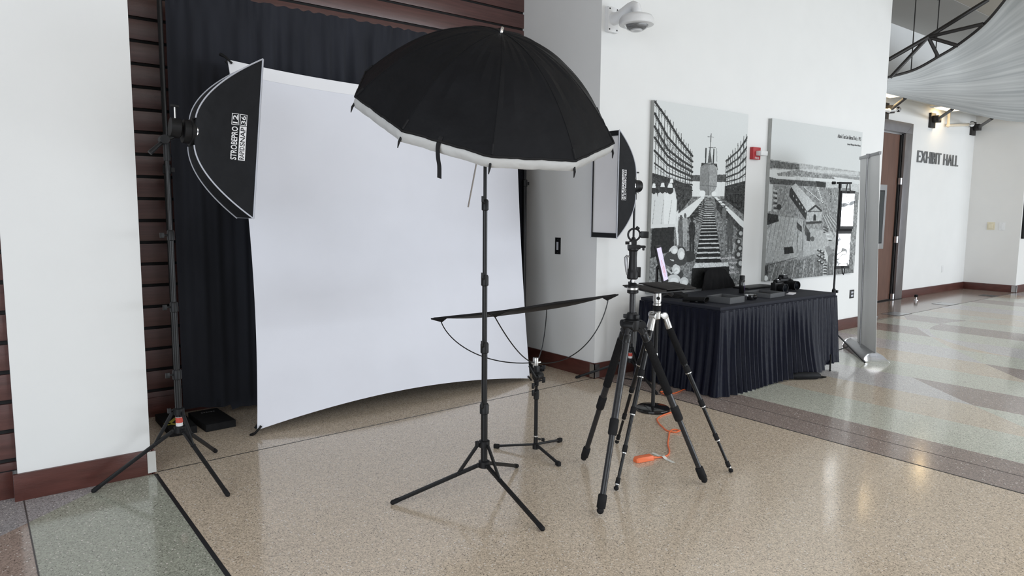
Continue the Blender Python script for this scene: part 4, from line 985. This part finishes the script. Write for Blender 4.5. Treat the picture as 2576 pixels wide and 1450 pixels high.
for i in range(5): mk.obox(V((4.80+.018*i, 3.78+.006*math.sin(i*2), ZT+.088+.003*math.sin(i))), unit(.4+i), unit(.4+i+PI/2), (0, 0, 1), .016, .008, .004)
mk.build('white_logo', K['white_print'], t, smooth=0)
t = thing('cap', 'round black cap with a flat brim lying on the back corner of the table', 'cap', (5.02, 4.02, ZT))
MB().lathe([(.085, 0), (.088, .02), (.075, .05), (.045, .07), (.01, .076)], (4.97, 4.05, ZT), seg=32).build('crown', K['foam'], t, smooth=70)
def brim(u, v):
    a = -2.2+u*2.8; r = .082+.075*v*math.sin(PI*u)**.5; return V((4.97+r*math.cos(a), 4.05+r*math.sin(a), ZT+.012+.012*v*math.cos(2*(u-.5)*PI))), V((0, 0, 1))
MB().sheet(brim, 24, 6, .004).build('brim', K['foam'], t, smooth=70)
t = thing('camera_strap', 'black camera strap with white lettering curled at the table corner', 'strap', (4.81, 3.86, ZT))
sp_ = smoothc([(4.79, 4.02, .008+ZT), (4.77, 3.93, .05+ZT), (4.79, 3.86, .075+ZT), (4.83, 3.80, .06+ZT), (4.84, 3.74, .012+ZT), (4.80, 3.70, .008+ZT), (4.78, 3.76, .006+ZT)], 5)
mb = MB(); rows = []
for i, p in enumerate(sp_):
    s = V((.75, .2, .6)).normalized()*.019; rows += [p+s, p-s]
mb.add(rows, [(2*i, 2*i+1, 2*i+3, 2*i+2) for i in range(len(sp_)-1)]); mb.build('webbing', K['black_dull'], t, smooth=60)
mk = MB()
for i in range(4): mk.obox((4.835+.014*i, 3.655+.004*i, ZT+.012), unit(.3), unit(.3+PI/2), (0, 0, 1), .009, .016, .010)
mk.build('white_letter_marks', K['white_print'], t, smooth=0)
# bag and cable under the hem
t = thing('lens_case', 'black soft case poking out from under the table skirt', 'case', (5.92, 3.27, 0))
MB().tube([(5.78, 3.30, .034), (5.82, 3.28, .036), (5.99, 3.185, .034), (6.02, 3.17, .028)], [.02, .034, .033, .02], 14).build('case_body', K['nylon'], t)
MB().tube([(6.02, 3.17, .028), (6.06, 3.13, .02), (6.055, 3.165, .008), (6.02, 3.20, .008)], .006, 8).build('loop', K['black_dull'], t)

# ---------------------------------------------------------------- chair behind the table with a jacket on its back
t = thing('chair', 'chair tucked behind the dark table under a black jacket', 'chair', (5.93, 4.02, 0))
for sx in (-1, 1):
    for y0 in (3.86, 4.20): MB().tube([(5.93+sx*.20, y0, 0), (5.93+sx*.19, y0, .44)], .012, 10).build('leg', K['black'], t)
MB().box((5.71, 3.80, .44), (6.15, 4.22, .48)).build('seat', K['black_dull'], t, bevel=.012)
for sx in (-1, 1): MB().tube([(5.93+sx*.15, 4.21, .44), (5.93+sx*.14, 4.275, .66), (5.93+sx*.12, 4.283, .86)], .011, 10).build('back_post', K['black'], t)
MB().box((5.80, 4.274, .62), (6.06, 4.292, .885)).build('backrest', K['black_dull'], t, bevel=.01)
t = thing('jacket', 'black jacket draped over the chair back behind the table', 'jacket', (5.94, 4.24, .9))
def jack(u, v):
    a = u*2-1; w = .17+.15*min(1, v*1.6)**.8+.012*math.sin(v*7); z = .932-.030*abs(a)**4-(v**.85)*.42*1.0
    y = 4.268-.026*min(1, v*6)-.02*v+.009*math.sin(a*17+v*3)*min(1, v*3)
    return V((5.935+a*w+.05*v, y, z)), V((0, -1, .1)).normalized()
MB().sheet(jack, 60, 24, .006).build('cloth_front', K['jacket'], t, smooth=70)
def jackb(u, v):
    a = u*2-1; p, n = jack(u, 0); q, _ = jack(u, .12*v); return V((p.x, 4.262+.06*v if v < .7 else 4.304, p.z-.20*max(0, v-.6))), V((0, .3, 1)).normalized()
MB().sheet(jackb, 30, 8, .006).build('cloth_back', K['jacket'], t, smooth=70)

# ---------------------------------------------------------------- stand with folding mirror panels at the table end
S2 = (6.723, 3.445)
t = thing('panel_stand', 'thin black stand at the table end carrying the folding mirror panels', 'light stand', (*S2, 0))
x, y = S2
MB().cyl((x, y, .10), (x, y, .76), .0125).build('lower_tube', K['black'], t)
MB().cyl((x, y, .74), (x, y, 1.80), .0095).build('upper_tube', K['black'], t)
MB().lathe([(.0135, .70), (.019, .705), (.019, .745), (.010, .755)], (x, y, 0)).box((x+.01, y-.03, .715), (x+.03, y-.01, .74)).build('locking_collar', K['black_satin'], t)
MB().lathe([(.0135, .31), (.022, .315), (.022, .355), (.0135, .36)], (x, y, 0)).build('leg_hub', K['black_satin'], t)
MB().lathe([(.0135, .10), (.020, .104), (.020, .128), (.0135, .132)], (x, y, 0)).build('brace_hub', K['black_satin'], t)
for fx, fy in ((7.042, 3.249), (6.395, 3.267), (6.73, 3.82)):
    d = (V((fx, fy, 0))-V((x, y, 0))).normalized(); h = V((x, y, .335))+d*.02; f = V((fx, fy, .010)); j = h.lerp(f, .5)
    lg = MB().cyl(h, f, .0078, seg=10).build('leg', K['black'], t)
    MB().cyl(V((x, y, .115))+d*.016, j, .0058, seg=8).build('brace', K['black'], lg)
    MB().ball(f, .0095).build('rubber_tip', K['black_dull'], lg)
MB().obox((x+.03, y-.025, 1.79), (.79, -.61, 0), (.61, .79, 0), (0, 0, 1), .14, .022, .018).cyl((x-.035, y+.03, 1.79), (x-.06, y+.05, 1.79), .014).cyl((x, y, 1.74), (x, y, 1.80), .014).build('top_clamp', K['black_satin'], t, bevel=.002)
# two mirrors in a fold-out case, hung from the clamp and turned almost edge-on to the hall
t = thing('folding_mirror', 'pair of folding mirror panels in a black case hung on the thin stand', 'mirror', (x+.06, y-.06, 1.33))
pc = V((x+.075, y-.045, 0)); hx_ = V((.98, -.2, 0)).normalized(); nx_ = V((-.2, -.98, 0)).normalized()
lean = V((0, 0, 1))
for (z0, z1, off) in ((1.345, 1.715, 0.0), (.955, 1.325, -.022)):
    c0 = pc+hx_*off+V((0, 0, (z0+z1)/2)); W = .195
    cs = MB().obox(c0, hx_, V((0, 0, 1)), nx_, W, z1-z0, .012).build('panel_case', K['black_satin'], t, bevel=.004)
    MB().obox(c0+nx_*.0065, hx_, V((0, 0, 1)), nx_, W-.022, z1-z0-.055, .002).build('mirror_face', K['mirror'], cs, smooth=0)
    MB().obox(c0+nx_*.007+V((0, 0, (z1-z0)/2-.014 if z0 > 1.2 else -(z1-z0)/2+.014)), hx_, V((0, 0, 1)), nx_, .035, .014, .002).build('tab', K['black_dull'], cs, smooth=0)
MB().obox(pc+hx_*-.006+V((0, 0, 1.335)), hx_, V((0, 0, 1)), nx_, .185, .03, .006).build('hinge_strip', K['black_dull'], t)
for q in (-.03, .03): MB().bar(pc+hx_*q+V((0, 0, 1.712)), pc+hx_*q*.6+V((0, 0, 1.785)), .004, .010).build('hanging_loop', K['black_dull'], t)
MB().tube([pc+hx_*-.02+V((0, 0, .955)), pc+hx_*-.012+V((0, 0, .91)), pc+hx_*.004+V((0, 0, .895)), pc+hx_*.016+V((0, 0, .925)), pc+hx_*.014+V((0, 0, .955))], .005, 8).build('wrist_loop', K['black_dull'], t)

# ---------------------------------------------------------------- roll-up banner seen from behind
N_, F_ = V((7.159, 3.20, 0)), V((7.789, 3.721, 0)); ax = (F_-N_).normalized(); nn = V((ax.y, -ax.x, 0))
t = thing('banner_stand', 'tall grey roll-up banner seen from behind beside the table', 'banner', tuple((N_+F_)/2))
def bann(u, v):
    return N_+ax*(.69*u)+V((0, 0, .085+v*(2.085-.085)))+nn*(.006*math.sin(u*11+1)*(.4+v*.3))-nn*(.085*v), nn
MB().sheet(bann, 30, 20, .003).build('banner_sheet', K['banner'], t, smooth=70)
tp0, tp1 = bann(0, 1)[0], bann(1, 1)[0]
MB().bar(tp0-ax*.01+V((0, 0, .004)), tp1+ax*.01+V((0, 0, .004)), .022, .032).build('top_rail', K['banner_base'], t, bevel=.004)
pm_ = (N_+F_)/2-nn*.045
MB().tube([pm_+V((0, 0, .10)), (tp0+tp1)/2-nn*.02+V((0, 0, -.01))], .0085, 10).obox((tp0+tp1)/2-nn*.018+V((0, 0, .0)), ax, nn, (0, 0, 1), .035, .03, .045).build('support_pole', K['banner_base'], t)
prof = [(.82*a_, .95*b_) for a_, b_ in [(-.135, .012), (-.125, .045), (-.09, .082), (-.04, .10), (.02, .10), (.07, .078), (.11, .045), (.15, .010), (.15, 0), (-.13, 0)]]
a0, a1 = N_-ax*.0, F_+ax*.03
MB().prism(prof, a0, nn, V((0, 0, 1)), -.85).build('base_casing', K['banner_base'], t, bevel=.004)
cap = [(p[0]*1.06, p[1]*1.05+.001) for p in prof[:-2]]+[(.135, 0), (-.115, 0)]
MB().prism(cap, a0-ax*.022, nn, V((0, 0, 1)), -.024).build('end_cap', K['chrome'], t, bevel=.004)
MB().prism(cap, a0+ax*.85, nn, V((0, 0, 1)), -.02).build('end_cap', K['chrome'], t, bevel=.004)

# freestanding display behind the banner
t = thing('display_kiosk', 'flat display screen in a silver frame before the brown door', 'display', (10.1, 4.75, 0))
MB().box((9.70, 4.70, .985), (10.53, 4.74, 1.91)).build('display_frame', K['steel'], t, bevel=.004)
MB().box((9.78, 4.692, 1.065), (10.45, 4.702, 1.83)).build('display_bezel', K['black_satin'], t, smooth=0)
MB().box((9.80, 4.690, 1.085), (10.43, 4.694, 1.81)).build('display_glass', K['tv_glass'], t, smooth=0)
MB().box((10.02, 4.74, .02), (10.16, 4.80, 1.5)).build('post', K['banner_base'], t, bevel=.004)
MB().box((9.85, 4.62, 0), (10.33, 4.95, .02)).build('floor_plate', K['banner_base'], t, bevel=.004)
# ---------------------------------------------------------------- two large black and white pictures
rng = np.random.RandomState(5)
def homog(src, dst):
    A = []; b = []
    for (x, y), (u, v) in zip(src, dst):
        A += [[x, y, 1, 0, 0, 0, -u*x, -u*y], [0, 0, 0, x, y, 1, -v*x, -v*y]]; b += [u, v]
    return np.append(np.linalg.solve(np.array(A, float), np.array(b, float)), 1).reshape(3, 3)
class Paint:
    """brightness on a regular raster over a picture's face; drawn in the sketch units of its four corners"""
    def __init__(s, corners, nx, ny):
        s.nx, s.ny = nx, ny; Hm = homog([(0, 0), (1, 0), (1, 1), (0, 1)], corners)
        u, v = np.meshgrid(np.linspace(0, 1, nx), np.linspace(0, 1, ny)); s.u, s.v = u, v
        w = Hm[2, 0]*u+Hm[2, 1]*v+Hm[2, 2]; s.x = (Hm[0, 0]*u+Hm[0, 1]*v+Hm[0, 2])/w; s.y = (Hm[1, 0]*u+Hm[1, 1]*v+Hm[1, 2])/w
        s.g = np.full((ny, nx), .55); s.n = rng.rand(ny, nx)
        k = rng.rand(ny//5+2, nx//5+2); s.n2 = k[(np.arange(ny)//5)[:, None], (np.arange(nx)//5)[None, :]]
    def mask(s, P):
        x, y = s.x, s.y; m = np.zeros(x.shape, bool); n = len(P)
        for i in range(n):
            (x0, y0), (x1, y1) = P[i], P[(i+1) % n]
            if y0 == y1: continue
            c = ((y0 > y) != (y1 > y)) & (x < (x1-x0)*(y-y0)/(y1-y0)+x0); m ^= c
        return m
    def poly(s, P, g, tex=0):
        m = s.mask(P); s.g[m] = g+tex*((s.n*.6+s.n2*.4)[m]-.5)
    def ell(s, cx, cy, rx, ry, g):
        m = ((s.x-cx)/rx)**2+((s.y-cy)/ry)**2 < 1; s.g[m] = g
    def line(s, P, w, g):
        for (x0, y0), (x1, y1) in zip(P, P[1:]):
            dx, dy = x1-x0, y1-y0; q = np.clip(((s.x-x0)*dx+(s.y-y0)*dy)/(dx*dx+dy*dy+1e-9), 0, 1)
            s.g[np.hypot(s.x-x0-q*dx, s.y-y0-q*dy) < w/2] = g
def person(p, cx, top, h, w, body, head, hat=None):
    p.poly([(cx-w*.38, top+h*.16), (cx+w*.38, top+h*.16), (cx+w*.5, top+h*.48), (cx+w*.36, top+h*.56), (cx+w*.34, top+h), (cx+w*.08, top+h), (cx, top+h*.62), (cx-w*.1, top+h), (cx-w*.36, top+h), (cx-w*.36, top+h*.56), (cx-w*.5, top+h*.48)], body, .05)
    p.ell(cx, top+h*.09, w*.22, h*.075, head)
    if hat is not None: p.poly([(cx-w*.34, top+h*.075), (cx-w*.18, top+h*.05), (cx-w*.14, top), (cx+w*.14, top), (cx+w*.18, top+h*.05), (cx+w*.34, top+h*.075)], hat)

def picture_launch():
    p = Paint([(75, 33), (760, 138), (711, 1380), (38, 1433)], 330, 490)
    p.g[:] = .60-.05*p.v
    p.poly([(340, 578), (600, 575), (600, 632), (340, 622)], .10, .10)
    p.poly([(330, 622), (620, 632), (620, 745), (330, 745)], .62, .06)
    # ship
    p.line([(487, 278), (476, 490)], 5, .07); p.line([(462, 300), (506, 304)], 3, .2); p.line([(450, 385), (447, 490)], 9, .06); p.line([(508, 390), (503, 490)], 9, .06)
    p.poly([(478, 370), (462, 490), (494, 490)], .12); p.line([(470, 378), (518, 380)], 5, .1); p.line([(528, 385), (530, 480)], 4, .25)
    p.poly([(418, 490), (530, 496), (538, 545), (410, 535)], .06, .10)
    p.poly([(410, 520), (440, 500), (505, 500), (534, 525), (530, 660), (512, 700), (492, 728), (444, 728), (420, 705), (405, 680)], .24, .03)
    p.poly([(470, 505), (505, 503), (534, 525), (530, 660), (500, 728), (474, 728)], .31, .03)
    p.line([(474, 500), (470, 728)], 3, .12); p.line([(408, 652), (530, 662)], 4, .16)
    p.ell(425, 712, 22, 22, .7); p.ell(510, 716, 18, 18, .7)
    # ground
    p.poly([(330, 735), (620, 735), (760, 900), (760, 1460), (20, 1460), (20, 830)], .20, .36)
    # left scaffold
    p.poly([(60, 560), (200, 600), (350, 660), (350, 740), (250, 860), (40, 900)], .06, .14)
    for (ya, ym, yb) in ((45, 175, 440), (130, 300, 480), (225, 390, 520), (305, 440, 555), (400, 500, 590), (490, 560, 620), (570, 620, 650), (640, 670, 690)):
        pts = [(76, ya), (170, ym), (260, (ym+yb)/2+ (yb-ym)*.06), (350, yb)]
        p.line(pts, 16 if ya < 420 else 11, .05); p.line([(a, b+24) for a, b in pts], 3, .10)
    for i, x in enumerate((88, 108, 128, 150, 170, 190, 212, 233, 252, 270, 288, 305, 322, 336, 347)):
        yt = np.interp(x, (76, 170, 350), (40, 150, 410))-(18 if i % 3 == 0 else 0); p.line([(x, yt), (x-8, 735)], 5 if i % 2 else 4, .06)
    for i in range(10): p.line([(80+i*27, 200+i*36), (105+i*26, 330+i*30)], 3, .08); p.line([(106+i*25, 230+i*36), (84+i*26, 340+i*30)], 3, .08)
    # right scaffold
    p.poly([(590, 660), (750, 620), (745, 880), (585, 760)], .05, .14)
    for (ya, yb) in ((300, 478), (370, 520), (440, 560), (505, 598), (560, 630), (620, 662), (690, 700)):
        p.line([(756, ya), (690, (ya+yb)/2+12), (598, yb)], 12 if ya < 540 else 9, .05); p.line([(756, ya+22), (598, yb+16)], 3, .1)
    for i, x in enumerate((600, 614, 630, 646, 664, 684, 705, 726, 746)):
        yt = np.interp(x, (598, 690, 756), (470, 350, 270))-(10 if i % 2 else 0); p.line([(x, yt), (x-8, 760)], 4, .06)
    for i in range(6): p.line([(606+i*24, 500-i*30), (628+i*22, 560-i*20)], 3, .08)
    # slipway beams
    p.poly([(418, 735), (442, 728), (438, 748), (330, 880), (262, 905), (246, 860)], .62, .05)
    p.poly([(512, 740), (528, 738), (735, 925), (728, 968), (700, 945)], .64, .05)
    p.poly([(250, 905), (330, 880), (440, 748), (440, 800), (400, 880)], .06, .16); p.poly([(512, 742), (700, 945), (728, 968), (720, 1010), (640, 930), (530, 830)], .06, .18)
    for i in range(9):
        p.line([(360+i*9, 900-i*14), (440, 930-i*16)], 6, .05); p.line([(520+i*5, 770+i*14), (585+i*7, 760+i*22)], 5, .05)
        p.line([(400, 760+i*14), (430, 752+i*14)], 3, .5)
    # keel blocks down the middle
    y = 742; k = 0
    while y < 1440:
        h = 7+(y-735)**1.25*.016; hw = 20+(y-735)*.165; c = 476-(y-735)*.012
        p.poly([(c-hw*.92, y), (c+hw*.92, y), (c+hw, y+h*.25), (c-hw, y+h*.25)], .55, .16)
        p.poly([(c-hw, y+h*.25), (c+hw, y+h*.25), (c+hw*1.04, y+h*.94), (c-hw*1.04, y+h*.94)], .028 if y > 860 else .07, .02)
        y += h+2
    p.poly([(372, 1228), (616, 1218), (622, 1246), (360, 1256)], .52, .35); p.poly([(352, 1256), (625, 1246), (640, 1460), (340, 1460)], .022, .015)
    # spectators in pale uniforms on the platform
    for (cx, top, w) in ((72, 640, 70), (135, 635, 80), (200, 606, 70), (190, 640, 100)):
        p.poly([(cx-w*.42, top+75), (cx-w*.1, top+60), (cx+w*.3, top+66), (cx+w*.5, top+120), (cx+w*.42, 935), (cx-w*.45, 935)], .58 if w < 90 else .66, .05)
        p.line([(cx+w*.12, top+120), (cx-w*.12, 930)], 3, .3); p.ell(cx, top+45, w*.24, 30, .05); p.poly([(cx-w*.2, top+28), (cx-w*.1, top-2), (cx+w*.14, top-2), (cx+w*.2, top+28)], .75)
    p.poly([(46, 936), (236, 930), (240, 952), (46, 962)], .6); p.poly([(60, 962), (220, 952), (218, 1120), (50, 1180)], .035, .02)
    p.poly([(234, 850), (250, 830), (258, 1080), (244, 1090), (228, 940)], .62, .2)
    for a in ((270, 868, 250, 50, .14, .10, .12), (300, 850, 250, 40, .34, .12, None), (350, 878, 262, 50, .04, .05, .03), (586, 800, 120, 34, .16, .10, None), (628, 870, 270, 54, .10, .08, .07)): person(p, *a)
    p.ell(330, 1170, 46, 42, .05); p.ell(270, 1150, 40, 55, .06)
    for (cx, cy, rx, ry) in ((214, 1150, 34, 52), (222, 1120, 26, 30), (236, 1262, 30, 38), (218, 1335, 48, 36), (294, 1352, 32, 32), (272, 1150, 26, 44)):
        p.ell(cx-4, cy+38, rx*1.9, ry*1.1, .07); p.ell(cx, cy, rx, ry, .55 if rx > 25 else .3); p.ell(cx+4, cy+8, rx*.6, ry*.6, .68)
    p.line([(170, 1260), (200, 1290), (240, 1270)], 12, .5)
    for (cx, cy, r) in ((705, 1010, 26), (690, 1070, 22), (700, 1120, 24), (688, 1165, 26), (704, 1230, 30)): p.ell(cx, cy, r, r*1.15, .06); p.ell(cx+4, cy-4, r*.5, r*.6, .42)
    p.line([(662, 1080), (650, 1150)], 8, .4)
    return p
def picture_dock():
    p = Paint([(130, 62), (852, 160), (786, 1278), (80, 1357)], 410, 390)
    p.g[:] = .57-.03*p.v
    gl = lambda x: np.interp(x, (80, 840), (385, 478))
    m = p.y > gl(p.x); p.g[m] = .30
    p.poly([(90, 388), (830, 478), (830, 520), (90, 470)], .40, .16); p.poly([(100, 395), (350, 425), (350, 468), (95, 458)], .15, .22); p.poly([(350, 460), (820, 480), (820, 505), (350, 480)], .50, .10)
    p.poly([(88, 470), (240, 470), (450, 500), (830, 545), (830, 580), (560, 560), (110, 540)], .58, .05)
    p.poly([(170, 500), (330, 470), (600, 510), (640, 540), (300, 525), (180, 522)], .28, .35)
    p.poly([(110, 530), (180, 545), (470, 560), (568, 570), (556, 606), (120, 585)], .10, .16); p.poly([(310, 520), (470, 535), (470, 558), (310, 548)], .5, .2); p.poly([(480, 555), (566, 568), (552, 606), (490, 600)], .05)
    p.poly([(560, 560), (830, 575), (830, 620), (560, 606)], .48, .10)
    # yard
    p.poly([(90, 600), (830, 610), (790, 1290), (70, 1370)], .27, .28)
    p.poly([(190, 840), (380, 860), (400, 1050), (330, 1160), (70, 1180), (90, 960)], .40, .10)
    for i in range(8): p.line([(140+i*34, 850), (90+i*30, 1180)], 2.5, .18)
    p.poly([(440, 930), (640, 960), (760, 1000), (780, 1050), (420, 1150), (330, 1170), (70, 1215), (80, 1130), (330, 1090)], .38, .06)
    for i in range(9): p.line([(530+i*8, 820), (600+i*16, 1000-i*3)], 3, .55 if i % 2 else .12)
    for i in range(16): p.line([(90+i*46, 1380), (150+i*42, 1180+(i % 4)*8)], 3, .50 if i % 2 else .10)
    p.poly([(70, 1220), (780, 1120), (780, 1290), (70, 1370)], .2, .30)
    for i in range(18): p.line([(80+i*42, 1370), (130+i*38, 1215-i*5)], 3.5, .48 if i % 2 else .09)
    # warehouse
    p.poly([(285, 605), (320, 578), (480, 742), (412, 800)], .46, .03); p.poly([(272, 640), (285, 605), (412, 800), (405, 868), (390, 850), (270, 680)], .05, .04)
    for i in range(5): p.poly([(300+i*24, 668+i*30), (308+i*24, 676+i*30), (308+i*24, 690+i*30), (300+i*24, 682+i*30)], .4)
    p.poly([(412, 800), (480, 742), (534, 790), (526, 872), (408, 880)], .40, .10); p.poly([(412, 800), (480, 742), (534, 790), (525, 800), (480, 762), (425, 805)], .06)
    p.ell(473, 840, 11, 20, .05); p.poly([(462, 840), (484, 840), (484, 872), (462, 874)], .05); p.line([(430, 800), (525, 798)], 8, .1); p.poly([(405, 880), (530, 872), (530, 890), (405, 902)], .07)
    for i in range(16): p.ell(390+i*9.5, 608+i*8, 5, 6, .55); p.ell(394+i*9.5, 614+i*8, 5, 4, .05)
    for i in range(8): p.ell(495+i*5, 610+i*14, 6, 6, .5); p.ell(600, 625+i*13, 5, 4, .08)
    # left sheds and wagons
    p.poly([(85, 582), (140, 590), (130, 800), (76, 810)], .52, .05); p.line([(88, 585), (80, 800)], 6, .06)
    for i in range(9): p.poly([(145, 630+i*20), (175, 634+i*20), (175, 646+i*20), (145, 642+i*20)], .05 if i % 2 else .45)
    p.poly([(72, 815), (180, 830), (190, 880), (90, 915)], .04, .04); p.ell(190, 768, 20, 22, .05)
    p.poly([(330, 880), (372, 920), (372, 965), (335, 935)], .07, .12); p.poly([(395, 900), (438, 965), (438, 1040), (395, 975)], .10, .05); p.poly([(410, 960), (440, 968), (440, 1036), (410, 1030)], .06)
    p.ell(456, 1015, 16, 20, .12); p.line([(342, 940), (335, 1130)], 3.5, .05); p.line([(386, 880), (374, 1130)], 3.5, .05)
    for i in range(7): p.ell(575+i*3, 960+i*10, 20, 5, .6); p.ell(578+i*3, 966+i*10, 18, 4, .05); p.ell(550+(i % 3)*12, 920+i*7, 10, 5, .08)
    p.poly([(232, 1085), (300, 1078), (310, 1128), (236, 1140)], .035, .02); p.poly([(345, 1110), (384, 1105), (382, 1165), (346, 1170)], .30)
    for i in range(8): p.ell(510+(i % 3)*22, 1105+i*14, 18, 10, .06); p.ell(512+(i % 3)*22, 1100+i*14, 9, 5, .5)
    p.poly([(556, 1090), (590, 1066), (622, 1120), (580, 1150)], .26); p.poly([(556, 1090), (580, 1150), (578, 1205), (552, 1150)], .5); p.poly([(580, 1150), (622, 1120), (616, 1190), (578, 1205)], .18)
    for i in range(5): p.ell(555, 1215+i*22, 16, 9, .45); p.ell(558, 1222+i*22, 15, 6, .07)
    p.line([(120, 1225), (340, 1160)], 4, .05)
    for i in range(8): p.ell(760, 760+i*14, 9, 6, .06); p.ell(760, 754+i*14, 7, 4, .5)
    p.poly([(750, 560), (830, 580), (820, 640), (755, 620)], .5, .1); p.poly([(80, 1230), (110, 1225), (105, 1300), (80, 1310)], .06, .1); p.ell(92, 1330, 16, 20, .6)
    return p
def hang(p, x0, x1, z0, z1, label, matname):
    t = thing('picture', label, 'picture', ((x0+x1)/2, 4.395, (z0+z1)/2))
    MB().box((x0, 4.352, z0), (x1, 4.395, z1)).build('canvas_frame', K['canvas_edge'], t, bevel=.002)
    vs = np.stack([x0+p.u*(x1-x0), np.full(p.u.shape, 4.3505), z1-p.v*(z1-z0)], -1).reshape(-1, 3)-np.array(t.location)
    nx, ny = p.nx, p.ny; i = np.arange((ny-1)*nx).reshape(ny-1, nx)[:, :-1].ravel(); fs = np.stack([i, i+nx, i+nx+1, i+1], -1)
    me = bpy.data.meshes.new('printed_photograph'); me.from_pydata(vs.tolist(), [], fs.tolist())
    fine = rng.rand(*p.g.shape); dark = p.g < .5; p.g = np.where(dark, p.g*(.84+.34*fine*(.4+1.2*p.n2)), p.g*(.985+.03*fine))
    g = np.clip(np.where(p.g > .25, .25+(p.g-.25)*1.32, p.g), .010, .82).ravel(); at = me.color_attributes.new('paint', 'FLOAT_COLOR', 'POINT')
    at.data.foreach_set('color', np.stack([g*.955, g*.995, g, np.ones_like(g)], -1).ravel().astype(np.float32))
    me.materials.append(vcol_mat(matname)); o = bpy.data.objects.new('printed_photograph', me); COL.objects.link(o); o.parent = t
    return t
t = hang(picture_launch(), 5.028, 6.502, .732, 2.514, 'large black and white picture of a ship between scaffolds on the white wall', 'ship_photograph')
mb = MB()
for i, s in enumerate(('Launching of the', 'Hampton', '1944', "Building Co.")):
    put_text(mb, s, (6.12+(.0 if i == 0 else .16), 4.3495, 1.005-.052*i), (1, 0, 0), (0, 0, 1), height=.034, extrude=.0008)
mb.build('caption', K['white_print'], t, smooth=0)
t = hang(picture_dock(), 6.945, 8.975, .735, 2.513, 'large black and white picture of a railroad dock yard on the white wall', 'dock_photograph')
mb = MB(); put_text(mb, 'Atlantic Coast Line Railroad Dock, c. 1915', (8.36, 4.3495, 2.395), (1, 0, 0), (0, 0, 1), width=.58, height=.055, extrude=.0008)
put_text(mb, 'Courtesy Wilmington Railroad Museum', (8.60, 4.3495, 2.325), (1, 0, 0), (0, 0, 1), width=.34, height=.030, extrude=.0008)
mb.build('caption', K['dark_print'], t, smooth=0)
